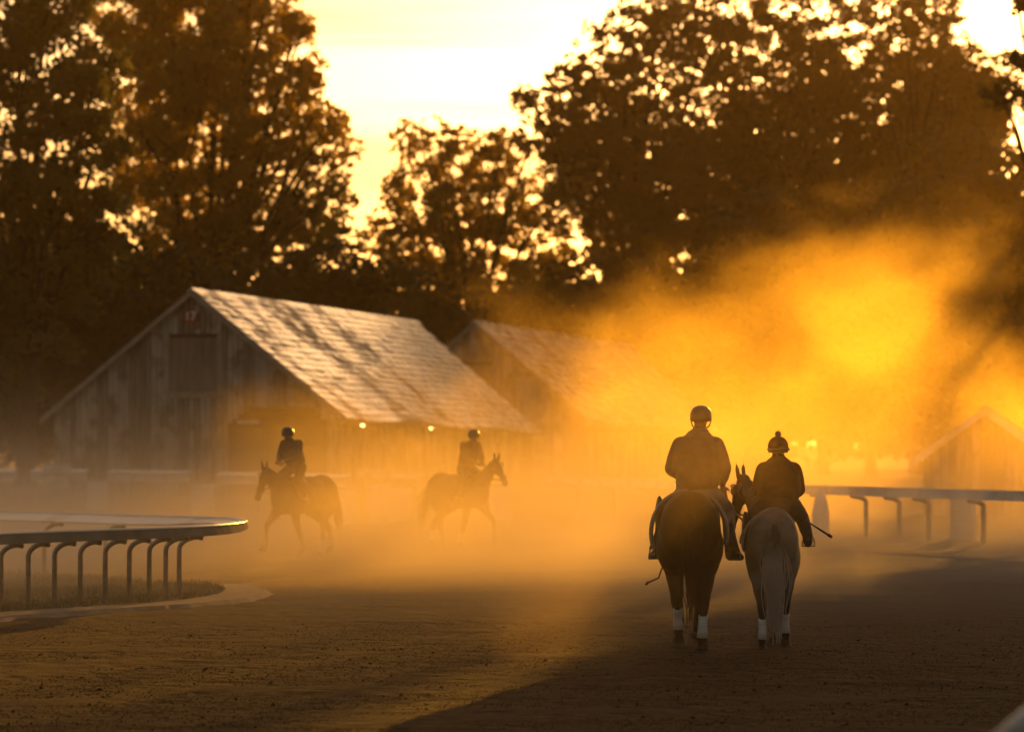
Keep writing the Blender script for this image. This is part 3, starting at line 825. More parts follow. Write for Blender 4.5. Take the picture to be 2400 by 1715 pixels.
make_rail('safety_rail', loop_s, taper=True, label='white safety rail on curved posts, rounding a hairpin at the left', cover=0.42, height=1.08, side=1, post_idx=near_posts, lean=0.32, thick=0.125, drop=0.11, post_r=0.034)
# grass inside the loop and its sandy lip
def offset(P, d):
    out = []
    for i, p in enumerate(P):
        a = Vector(P[max(0, i - 1)]); b = Vector(P[min(len(P) - 1, i + 1)]); t = (b - a).normalized()
        out.append((p[0] + t.y * d, p[1] - t.x * d))
    return out
lip = offset(loop_s, 0.6)
nr = random.Random(3)
lip = [(x + nr.uniform(-.06, .06), y + nr.uniform(-.06, .06)) for x, y in lip]
def slab(name, pts, z0, z1, mat, kind='structure'):
    n = len(pts)
    v = [(x, y, z0) for x, y in pts] + [(x, y, z1) for x, y in offset(pts, -0.12)]
    f = [tuple(range(n, 2 * n))] + [(k, (k + 1) % n, n + (k + 1) % n, n + k) for k in range(n)]
    return tag(mesh_obj(name, pymesh(name, v, f), mat), kind=kind)
slab('sandy_lip', lip, 0.0, 0.085, M['sand'])
infield = offset(loop_s, -0.1)
slab('infield_lawn', infield, 0.06, 0.10, M['grass'])
def grass_blades():
    rng = np.random.default_rng(5)
    poly = np.array(infield)
    n = 60000
    y = rng.uniform(poly[:, 1].min(), poly[:, 1].max(), n); x = rng.uniform(-13, poly[:, 0].max(), n)
    ins = np.zeros(n, bool); j = len(poly) - 1
    for i in range(len(poly)):
        xi, yi, xj, yj = *poly[i], *poly[j]
        c = ((yi > y) != (yj > y)) & (x < (xj - xi) * (y - yi) / (yj - yi + 1e-12) + xi); ins ^= c; j = i
    keep = ins & (rng.random(n) < np.clip((64 - y) / 12, 0.15, 1))
    x, y = x[keep], y[keep]; n = len(x)
    h = rng.uniform(.03, .10, n) * (0.6 + 0.6 * (np.sin(x * 1.7) * np.cos(y * 1.3) * .5 + .5)); th = rng.uniform(0, 6.28, n); w = 0.014
    lx, ly = rng.normal(0, .04, n), rng.normal(0, .04, n)
    v = np.stack([np.stack([x - w * np.cos(th), y - w * np.sin(th), np.full(n, .09)], -1), np.stack([x + w * np.cos(th), y + w * np.sin(th), np.full(n, .09)], -1), np.stack([x + lx, y + ly, .09 + h], -1)], 1).reshape(-1, 3)
    me = bpy.data.meshes.new('grass')
    me.vertices.add(3 * n); me.vertices.foreach_set('co', v.ravel()); me.loops.add(3 * n); me.loops.foreach_set('vertex_index', np.arange(3 * n, dtype=np.int32))
    me.polygons.add(n); me.polygons.foreach_set('loop_start', np.arange(0, 3 * n, 3, dtype=np.int32)); me.update(calc_edges=True)
    tag(mesh_obj('grass', me, M['grass']), 'short green grass inside the hairpin of the white rail', 'grass', kind='stuff')
grass_blades()

# ---- far rails
def hp(px, d): return ((px - 1200) / FPX * d, d)
make_rail('outer_rail', [hp(1295, 104), hp(1500, 95), hp(1750, 86.5), hp(2000, 80), hp(2250, 74.5), hp(2420, 71.5), hp(2700, 67)], 'long pale running rail behind the two riders, reaching the right edge',
          cover=0.34, height=1.2, side=1, post_idx=[1.3, 5.2, 9.0, 12.9, 16.6, 20.2, 22.2, 24.7, 26.6, 28.2, 31.0, 33.6], lean=0.42, thick=0.20, drop=0.03, post_r=0.055, skirt=M['white'])
make_rail('outer_rail', [hp(852, 126), hp(990, 119)], 'short length of pale rail between the two far horses', cover=0.34, height=1.2, side=1, post_idx=[0.4, 2.4], lean=0.42, thick=0.20, drop=0.05, skirt=M['white'], group='pieces of the far rail')
def board_rail(px0, d0, px1, d1, label, h=1.15):
    a, b = Vector((*hp(px0, d0), 0)), Vector((*hp(px1, d1), 0)); v = b - a
    t = empty('board_rail', a, 0, label, 'rail', 'pieces of the far rail')
    n = Vector((v.y, -v.x, 0)).normalized() * .03
    m = MB(); q = []
    for z in (h - .26, h):
        q += [Vector((0, 0, z)) - n, v + Vector((0, 0, z)) - n, v + Vector((0, 0, z)) + n, Vector((0, 0, z)) + n]
    m.hexa(q).build('board', M['white'], t)
    w_ = n.normalized() * .13; c_ = MB(); up_ = Vector((0, 0, h + .005))  # sloped cap added to catch sky light and brighten the rail
    c_.hexa([up_ - w_ + Vector((0, 0, .10)), v + up_ - w_ + Vector((0, 0, .10)), v + up_ + w_, up_ + w_, up_ - w_ + Vector((0, 0, .13)), v + up_ - w_ + Vector((0, 0, .13)), v + up_ + w_ + Vector((0, 0, .03)), up_ + w_ + Vector((0, 0, .03))])
    c_.build('sky_catch_cap', M['gloss_white'], t)
    k = max(2, int(v.length / 2.2))
    for i in range(k + 1):
        p = v * (0.03 + 0.94 * i / k) - n * 2.5
        m = MB(); m.box(p.x - .05, p.x + .05, p.y - .05, p.y + .05, 0, h - .05); m.build('post', M['trim'], t)
board_rail(-40, 128, 38, 126, 'pale board rail at the left edge before the dark trees')
board_rail(75, 125, 203, 123, 'pale board rail in front of the left corner of the barn')
board_rail(255, 121, 442, 117, 'bright white board rail before the left half of the barn gable')
board_rail(515, 113, 690, 108, 'board rail in front of the open barn doorway')
board_rail(700, 107, 815, 103, 'tilted board rail at the right corner of the barn gable')

def bin_(px, d, w, h, label, kind='barrel', mat=None, group='pale barrels under the far rail'):
    x, y = hp(px, d)
    t = empty('barrel', (x, y, 0), random.uniform(0, 3), label, 'barrel', group)
    r = w / 2
    MB().lathe([(r * .96, 0), (r, .03), (r, h * .32), (r * 1.04, h * .34), (r * 1.04, h * .36), (r, h * .38), (r, h * .66), (r * 1.04, h * .68), (r * 1.04, h * .70), (r, h * .72), (r, h - .03), (r * .97, h)], 20).build('drum', mat or M['white'], t, False)
    MB().lathe([(r * .99, h - .001), (r * 1.03, h + .01), (r * 1.03, h + .045), (r * .9, h + .05)], 20).build('lid', M['trim'], t)
bin_(228, 112, .66, 1.0, 'pale barrel below the first gap of the board rail')
bin_(477, 104, .68, 1.0, 'pale barrel below the gap left of the barn doorway')
bin_(806, 92, .62, .98, 'pale barrel right of the trotting horse, with a dark cap')
bin_(886, 93, .62, 1.12, 'taller pale barrel, left one of the touching pair')
bin_(940, 96, .62, 1.0, 'pale barrel, right one of the touching pair')
bin_(1172, 98, .60, .98, 'pale barrel just right of the middle horse')
bin_(2256, 78, .58, 1.02, 'white barrel between two curved posts of the right-hand rail')
# boxes hung on the left rail
for (px, py, w, h, lb) in ((133, 1097, .95, .30, 'upper pale box standing on the left board rail'), (133, 1128, .95, .42, 'pale panel hanging below the box on the left board rail')):
    p = PX(px, py, 123.2)
    t = empty('rail_box', p, 0, lb, 'box')
    MB().box(-w / 2, w / 2, -.15, .15, -h / 2, h / 2).build('case', M['white'], t)
    MB().box(-w / 2 - .02, w / 2 + .02, -.17, .17, h / 2, h / 2 + .03).build('lid', M['trim'], t)
# the tall pale cone beyond the grey horse
x, y = hp(1923, 79)
t = empty('marker_cone', (x, y, 0), .2, 'tall tapering white marker beneath the rail right of the grey horse', 'marker')
MB().lathe([(.20, .05), (.20, .62), (.15, .9), (.06, 1.12), (.045, 1.15)], 14).build('cone', M['white'], t)
MB().box(-.26, .26, -.26, .26, 0, .05).build('base', M['metal'], t)
# out of focus end of a rail close to the camera
q = PX(2345, 1716, 12.0)
t = empty('near_rail_end', q, 0, 'blurred pale rail end poking into the bottom right corner', 'rail')
m = MB(); m.tube([(-0.02, 0, -.03), (.10, -.05, .045), (.45, -.2, .16), (1.2, -.5, .34)], [0.03, .06, .07, .07], 12); m.build('rail_tube', M['white'], t, True)
m = MB(); m.tube([(.9, -.38, .2), (.95, -.38, -.9)], [0.04, .04], 8); m.build('post', M['metal'], t, True)
# ------------------------------------------------------------------ horses and riders
M['bay'] = surf('bay_coat', (0.009, 0.005, 0.003), (0.020, 0.010, 0.005), scale=3, rough=0.6, spec=0.25)
M['brown'] = surf('brown_coat', (0.07, 0.036, 0.020), (0.11, 0.058, 0.030), scale=3, rough=0.7)
M['grey'] = surf('dapple_grey_coat', (0.075, 0.062, 0.052), (0.17, 0.148, 0.128), scale=6, rough=0.6, c3=(0.20, 0.175, 0.15), scale3=2.5)
def grey_coat():
    """dapple grey that turns dark on head and legs"""
    m = M['grey'].copy(); m.name = 'grey_coat_dark_points'; nt = m.node_tree; L = nt.links
    b = [n for n in nt.nodes if n.type == 'BSDF_PRINCIPLED'][0]; src = b.inputs['Base Color'].links[0].from_socket
    tcn = N(nt, 'ShaderNodeTexCoord'); sp = N(nt, 'ShaderNodeSeparateXYZ'); L.new(tcn.outputs['Object'], sp.inputs[0])
    r = N(nt, 'ShaderNodeMapRange'); r.inputs[1].default_value = 1.40; r.inputs[2].default_value = 1.62; L.new(sp.outputs[1], r.inputs[0])
    r2 = N(nt, 'ShaderNodeMapRange'); r2.inputs[1].default_value = 0.80; r2.inputs[2].default_value = 0.52; L.new(sp.outputs[2], r2.inputs[0])
    mxm = N(nt, 'ShaderNodeMath', operation='MAXIMUM'); L.new(r.outputs[0], mxm.inputs[0]); L.new(r2.outputs[0], mxm.inputs[1])
    mx = N(nt, 'ShaderNodeMix', data_type='RGBA'); L.new(mxm.outputs[0], mx.inputs[0]); L.new(src, mx.inputs[6]); mx.inputs[7].default_value = (0.028, 0.020, 0.015, 1)
    L.new(mx.outputs[2], b.inputs['Base Color']); return m
M['grey_points'] = grey_coat()
M['black'] = surf('black_leather', (0.012, 0.010, 0.009), (0.03, 0.025, 0.02), scale=8, rough=0.5, spec=0.4)
M['brownleather'] = surf('brown_leather', (0.06, 0.03, 0.015), (0.10, 0.05, 0.025), scale=8, rough=0.4, spec=0.5)
M['hoof'] = surf('hoof', (0.03, 0.024, 0.018), (0.06, 0.05, 0.04), scale=10, rough=0.6)
M['wrap'] = surf('white_bandage', (0.55, 0.53, 0.50), (0.72, 0.70, 0.67), scale=5, stretch=(1, 1, 12), rough=0.9, bump=0.004, bump_scale=20)
M['cloth_tan'] = surf('tan_cloth', (0.24, 0.17, 0.12), (0.32, 0.24, 0.17), scale=6, rough=0.95, sheen=0.4)
M['cloth_pale'] = surf('pale_binding', (0.48, 0.40, 0.32), (0.58, 0.5, 0.41), scale=6, rough=0.9)
M['jacket_tan'] = surf('tan_jacket', (0.13, 0.085, 0.055), (0.20, 0.135, 0.09), scale=5, rough=0.9, bump=0.03, bump_scale=7, sheen=0.3)
M['jacket_dark'] = surf('dark_jacket', (0.022, 0.012, 0.010), (0.04, 0.022, 0.018), scale=6, rough=0.85, bump=0.03, bump_scale=7)
M['jacket_mid'] = surf('brown_jacket', (0.08, 0.055, 0.045), (0.12, 0.085, 0.07), scale=5, rough=0.9)
M['jacket_orange'] = surf('orange_jacket', (0.62, 0.22, 0.03), (0.75, 0.30, 0.04), scale=5, rough=0.8)
M['chaps'] = surf('pale_chaps', (0.26, 0.20, 0.17), (0.36, 0.29, 0.25), scale=5, rough=0.9)
M['jeans'] = surf('dark_trousers', (0.035, 0.03, 0.03), (0.06, 0.05, 0.05), scale=7, rough=0.9)
M['skin'] = surf('skin', (0.28, 0.15, 0.09), (0.36, 0.20, 0.13), scale=6, rough=0.6)
M['helmet'] = surf('helmet_shell', (0.05, 0.028, 0.02), (0.07, 0.04, 0.03), scale=6, rough=0.35, spec=0.6)
M['knit'] = surf('knit_cap', (0.05, 0.022, 0.018), (0.08, 0.035, 0.025), scale=20, rough=0.95, bump=0.006, bump_scale=60)
M['palecap'] = surf('pale_cap', (0.55, 0.52, 0.58), (0.65, 0.62, 0.68), scale=10, rough=0.7)

def tail_mat():
    m, nt, out = new_mat('grey_tail_hair'); L = nt.links
    tcn = N(nt, 'ShaderNodeTexCoord'); sp = N(nt, 'ShaderNodeSeparateXYZ'); L.new(tcn.outputs['Object'], sp.inputs[0])
    r = N(nt, 'ShaderNodeMapRange'); r.inputs[1].default_value = 1.30; r.inputs[2].default_value = 1.02; L.new(sp.outputs[2], r.inputs[0])
    mx = N(nt, 'ShaderNodeMix', data_type='RGBA'); mx.inputs[6].default_value = (0.035, 0.028, 0.022, 1); mx.inputs[7].default_value = (0.40, 0.34, 0.29, 1)
    L.new(r.outputs[0], mx.inputs[0])
    b = N(nt, 'ShaderNodeBsdfPrincipled'); b.inputs['Roughness'].default_value = 0.6; L.new(mx.outputs[2], b.inputs['Base Color']); L.new(b.outputs[0], out.inputs[0])
    return m
M['grey_tail'] = tail_mat()

class Solid(MB):
    """overlapping rounded volumes that are fused into one continuous skin"""
    def ell(self, c, r, rot=None, seg=20, rings=12):
        n0 = len(self.v); c = Vector(c); mt = rot.to_matrix() if rot is not None else None
        for i in range(rings + 1):
            ph = math.pi * i / rings
            for k in range(seg):
                th = 2 * math.pi * k / seg
                p = Vector((r[0] * math.sin(ph) * math.cos(th), r[1] * math.sin(ph) * math.sin(th), r[2] * math.cos(ph)))
                if mt is not None: p = mt @ p
                self.v.append(tuple(c + p))
        for i in range(rings):
            for k in range(seg):
                a, b = n0 + i * seg + k, n0 + i * seg + (k + 1) % seg
                self.f.append((a, a + seg, b + seg, b))
        return self
    def limb(self, pts, rad, seg=14, flat=1.0):
        pts = [Vector(p) for p in pts]
        # resample for roundness
        P, Q = [], []
        for i in range(len(pts) - 1):
            for t in (0, .25, .5, .75):
                P.append(pts[i].lerp(pts[i + 1], t)); s = t * t * (3 - 2 * t); Q.append(rad[i] * (1 - s) + rad[i + 1] * s)
        P.append(pts[-1]); Q.append(rad[-1])
        self.tube(P, Q, seg)
        for p, r in zip(pts, rad): self.ell(p, (r * .99,) * 3, None, 12, 8)
        return self
    def skin(self, name, mat, parent, voxel=0.018, smooth=6, offset=None):
        me = self.mesh('tmp')
        o = bpy.data.objects.new('tmp', me); COL.objects.link(o)
        rm = o.modifiers.new('r', 'REMESH'); rm.mode = 'VOXEL'; rm.voxel_size = voxel; rm.use_smooth_shade = True
        sm = o.modifiers.new('s', 'SMOOTH'); sm.factor = 0.5; sm.iterations = smooth
        dg = bpy.context.evaluated_depsgraph_get()
        out = bpy.data.meshes.new_from_object(o.evaluated_get(dg)); out.name = name
        bpy.data.objects.remove(o)
        out.materials.clear()
        ob = mesh_obj(name, out, mat, parent)
        out.polygons.foreach_set('use_smooth', [True] * len(out.polygons))
        return ob

def hair(name, mat, parent, root_pts, n, length, spread, drift, seed, rad=0.006, droop=1.0):
    """separate strands that hang from the root points"""
    rng = random.Random(seed); m = MB()
    for i in range(n):
        a = rng.random(); k = a * (len(root_pts) - 1); j = int(min(k, len(root_pts) - 2))
        p = Vector(root_pts[j]).lerp(Vector(root_pts[j + 1]), k - j)
        p += Vector((rng.gauss(0, spread * .25), rng.gauss(0, spread * .2), 0))
        L_ = length * rng.uniform(.55, 1.0)
        dx, dy = rng.gauss(0, spread) + drift[0], rng.gauss(0, spread * .6) + drift[1]
        pts, rr = [], []
        for s in range(7):
            t = s / 6
            w = math.sin(t * 5 + i) * .012
            bul = math.sin(math.pi * min(1, t * 1.15)) ** .8
            pts.append(p + Vector((dx * (0.55 * bul + .45 * t) + w, dy * t - .02 * bul + drift[1] * t, -L_ * t * droop)))
            rr.append(rad * (1 - .75 * t))
        m.tube(pts, rr, 4, False)
    return m.build(name, mat, parent, True)

def leg_joints(hind, sx, dy=0.0, lift=0.0, fold=0.0, stance=1.0):
    """joints of one leg; dy moves the hoof forward, lift raises it"""
    if hind:
        J = [(.135 * sx, 0.05, 1.12), (.155 * sx, .12 + dy * .18, .93), (.145 * sx, .02 + dy * .45, .76 + lift * .3), (.125 * sx, -.13 + dy * .8 , .55 + lift * .7), (.115 * sx, -.10 + dy - fold * .05, .33 + lift), (.112 * sx, -.08 + dy - fold * .12, .165 + lift), (.11 * sx, -.03 + dy - fold * .14, .085 + lift)]
        Rr = [.17, .135, .088, .060, .036, .047, .040]
    else:
        J = [(.14 * sx, 1.16, 1.12), (.16 * sx, 1.12 + dy * .25, .92), (.14 * sx, 1.16 + dy * .6, .70 + lift * .4), (.125 * sx, 1.17 + dy * .9, .50 + lift * .9), (.12 * sx, 1.15 + dy - fold * .1, .30 + lift), (.118 * sx, 1.14 + dy - fold * .2, .155 + lift), (.118 * sx, 1.19 + dy - fold * .22, .085 + lift)]
        Rr = [.12, .10, .068, .055, .034, .044, .038]
    J = [(x * (1 + (stance - 1) * i / 6), y, z) for i, (x, y, z) in enumerate(J)]
    return J, Rr

def make_horse(loc, rz, scale, label, coat, hairmat, legs, poll, muzzle, group=None, voxel=0.018, tail_len=.95, tail_drift=(0, -.05), tail_n=150, tail_spread=.07, wraps=(0, 1, 2, 3), cloth=None, seed=1, blinkers=False, breeching=False, coat_legs=None, saddle=True, wide=1.0, stance=(1, 1)):
    root = empty('horse', loc, rz, label, 'horse', group); root.scale = (scale * wide, scale, scale)
    s = Solid()
    s.ell((0, .02, 1.33), (.275, .36, .325)); s.ell((0, .42, 1.34), (.265, .42, .285)); s.ell((0, .80, 1.23), (.315, .52, .345)); s.ell((0, 1.18, 1.24), (.235, .30, .34))
    s.ell((0, 1.10, 1.47), (.085, .30, .16)); s.ell((0, .22, 1.10), (.24, .32, .22))
    for sx in (-1, 1):
        s.ell((.125 * sx, -.06, 1.24), (.165, .23, .33)); s.ell((.165 * sx, .10, 1.08), (.155, .24, .28)); s.ell((.16 * sx, 1.12, 1.15), (.12, .20, .28))
    p, mz = Vector(poll), Vector(muzzle)
    base = Vector((0, 1.26, 1.33)); mid = base.lerp(p, .52) + Vector((0, .02, .03))
    for a, ra in ((base, (.155, .22, .30)), (base.lerp(mid, .5), (.125, .17, .25)), (mid, (.10, .14, .19)), (mid.lerp(p, .5), (.085, .12, .155)), (p - (p - mid) * .12, (.078, .11, .12))):
        d = (p - base); s.ell(a, ra, Vector((0, 1, .6)).rotation_difference(Vector((0, 1, .6))) if d.length == 0 else None)
    s.limb([base, mid, p], [.15, .11, .085])
    hd = (mz - p).normalized(); fw = hd
    q = fw.to_track_quat('Z', 'X')
    s.ell(p + fw * .16, (.10, .078, .19), q); s.ell(p + fw * .30, (.075, .062, .20), q); s.limb([p + fw * .1, p + fw * .35, mz - fw * .05], [.095, .066, .055]); s.ell(mz - fw * .04, (.068, .06, .075), q)
    # jaw under the eye
    dn = (Vector((0, 0, -1)) - fw * Vector((0, 0, -1)).dot(fw)); dn = dn.normalized() if dn.length > .05 else Vector((0, -1, 0))
    side = fw.cross(dn).normalized()
    s.ell(p + fw * .17 + dn * .07, (.06, .085, .10), q)
    for e in (-1, 1):
        eb = p + side * .05 * e - dn * .05 - fw * .02
        tip = eb - fw * .06 - dn * .05 + Vector((0, 0, .13)) + side * .02 * e
        s.limb([eb, eb.lerp(tip, .5), tip], [.028, .030, .008], 8)
        s.ell(p + fw * .14 + side * .078 * e - dn * .03, (.028, .028, .028))
    joints = []
    for i, (hind, sx) in enumerate(((True, -1), (True, 1), (False, -1), (False, 1))):
        dy, lift, fold = legs[i]
        J, Rr = leg_joints(hind, sx, dy, lift, fold, stance[0 if hind else 1]); joints.append(J)
        s.limb(J, Rr, 12)
    body = s.skin('body', coat, root, voxel, 5)
    for i, J in enumerate(joints):
        # hoof
        a = Vector(J[-1]); b = a + Vector((0, .05, -.085))
        m = MB(); m.tube([a + Vector((0, .0, .015)), a + Vector((0, .015, -.01)), b + Vector((0, 0, .02)), b], [.046, .054, .070, .074], 12); m.build('hoof', M['hoof'], root, True)
        if i in wraps:
            a, b = Vector(J[3]), Vector(J[5]); u = a.lerp(b, .42); v = a.lerp(b, 1.0); k = Vector(J[4])
            m = MB(); pts = [u, u.lerp(k, .5), k, k.lerp(b, .5), v]
            m.tube(pts, [.046, .046, .044, .046, .054], 14); m.build('leg_wrap', M['wrap'], root, True)
    # tail and mane
    tr = [(0, -.20, 1.50), (0, -.31, 1.40), (0, -.34, 1.22), (0, -.33, 1.10)]
    m = Solid(); m.limb(tr, [.045, .045, .04, .03]); m.build('tail_dock', coat if hairmat is not M['grey_tail'] else M['black'], root, True)
    hair('tail', hairmat, root, tr, tail_n, tail_len, tail_spread, tail_drift, seed, rad=.010)
    mr = [base + Vector((0, -.12, .24)), mid + Vector((0, -.08, .14)), p + Vector((0, -.03, .06))]
    hair('mane', hairmat if hairmat is not M['grey_tail'] else M['cloth_tan'], root, mr, 70, .24, .03, (-.07, 0), seed + 1, rad=.007)
    # bridle
    bz = MB()
    for t, r in ((.40, .062), (.10, .115)):
        c = p + fw * t; ring = []
        for k in range(13):
            th = 2 * math.pi * k / 12
            ring.append(c + (side * math.cos(th) * .92 + dn * math.sin(th) * 1.1) * (r + .015))
        bz.tube(ring, .010, 6)
    for e in (-1, 1):
        bz.tube([p + side * .09 * e - fw * .03, p + side * .085 * e + fw * .2, p + side * .065 * e + fw * .40], .009, 6)
    bz.build('bridle', M['black'], root, True)
    if blinkers:
        for e in (-1, 1):
            c = p + fw * .13 + side * .105 * e - dn * .02
            m = Solid(); m.ell(c, (.018, .055, .06), side.to_track_quat('X', 'Z')); m.build('blinker', M['black'], root, True)
    # reins
    m = MB()
    for e in (-1, 1): m.tube([p + side * .07 * e + fw * .42, Vector((.12 * e, 1.35, 1.5)), Vector((.06 * e, .98, 1.68))], .008, 5)
    m.build('reins', M['black'], root, True)
    if saddle:
        sd = Solid(); sd.ell((0, .92, 1.58), (.15, .26, .05)); sd.ell((0, .70, 1.64), (.14, .06, .06)); sd.ell((0, 1.14, 1.66), (.06, .06, .07))
        for e in (-1, 1): sd.ell((.27 * e, .98, 1.36), (.045, .20, .24))
        sd.skin('saddle', M['black'], root, .02, 4)
    if cloth:
        mt_, y0, y1, rx, rz_, zc = cloth
        m = MB(); A, B = [], []; ns = 28
        for off_, lst in ((0.0, A), (-.022, B)):
            for k in range(ns + 1):
                th = R(-16) + R(212) * k / ns
                lst.append((math.cos(th) * (rx + off_), math.sin(th) * (rz_ + off_) + zc))
        ys = [y0, y0 + .03, (y0 + y1) / 2, y1]
        n0 = 0
        for yi, yy in enumerate(ys):
            g = 0.012 if yi == 0 else 0
            for (xx, zz) in A: m.v.append((xx * (1 + g), yy + .015 * math.sin(xx * 9), zz + g * .3))
            for (xx, zz) in B: m.v.append((xx, yy + .015 * math.sin(xx * 9), zz))
        w = 2 * (ns + 1)
        for yi in range(len(ys) - 1):
            for k in range(ns):
                a = yi * w + k; m.f.append((a, a + 1, a + 1 + w, a + w))
                b = yi * w + ns + 1 + k; m.f.append((b, b + w, b + 1 + w, b + 1))
        for k in range(ns):
            m.f.append((k, ns + 1 + k, ns + 2 + k, k + 1)); z = (len(ys) - 1) * w; m.f.append((z + k, z + k + 1, z + ns + 2 + k, z + ns + 1 + k))
        m.build('saddle_cloth', mt_, root, True)
        m = MB(); m.tube([(x_ * 1.012, y0 + .015 * math.sin(x_ * 9), z_ + .004) for x_, z_ in A], .017, 6); m.build('cloth_binding', M['cloth_pale'], root, True)
    return root

def hand(s, wrist, palm_dir, across, size=1.0):
    """palm and five separate curled fingers"""
    w = Vector(wrist); f = Vector(palm_dir).normalized(); a = Vector(across); a = (a - f * a.dot(f)).normalized(); n = f.cross(a)
    s.limb([w, w + f * .045 * size, w + f * .085 * size], [.027 * size, .034 * size, .033 * size], 10)
    for k, ln in enumerate((.070, .078, .073, .058)):
        b = w + f * .085 * size + a * (k - 1.5) * .020 * size
        p1 = b + f * ln * .45 * size; p2 = p1 + (f * .25 + n * .9).normalized() * ln * .4 * size; p3 = p2 + (n * .5 - f * .85).normalized() * ln * .35 * size
        s.limb([b - f * .02, p1, p2, p3], [.0105 * size, .0095 * size, .009 * size, .0075 * size], 8)
    tb = w + f * .03 * size - a * .030 * size
    s.limb([tb, tb + (f * .6 - a * .6 + n * .3) * .05 * size, tb + (f * .9 - a * .25 + n * .7) * .078 * size], [.014 * size, .0115 * size, .009 * size], 8)

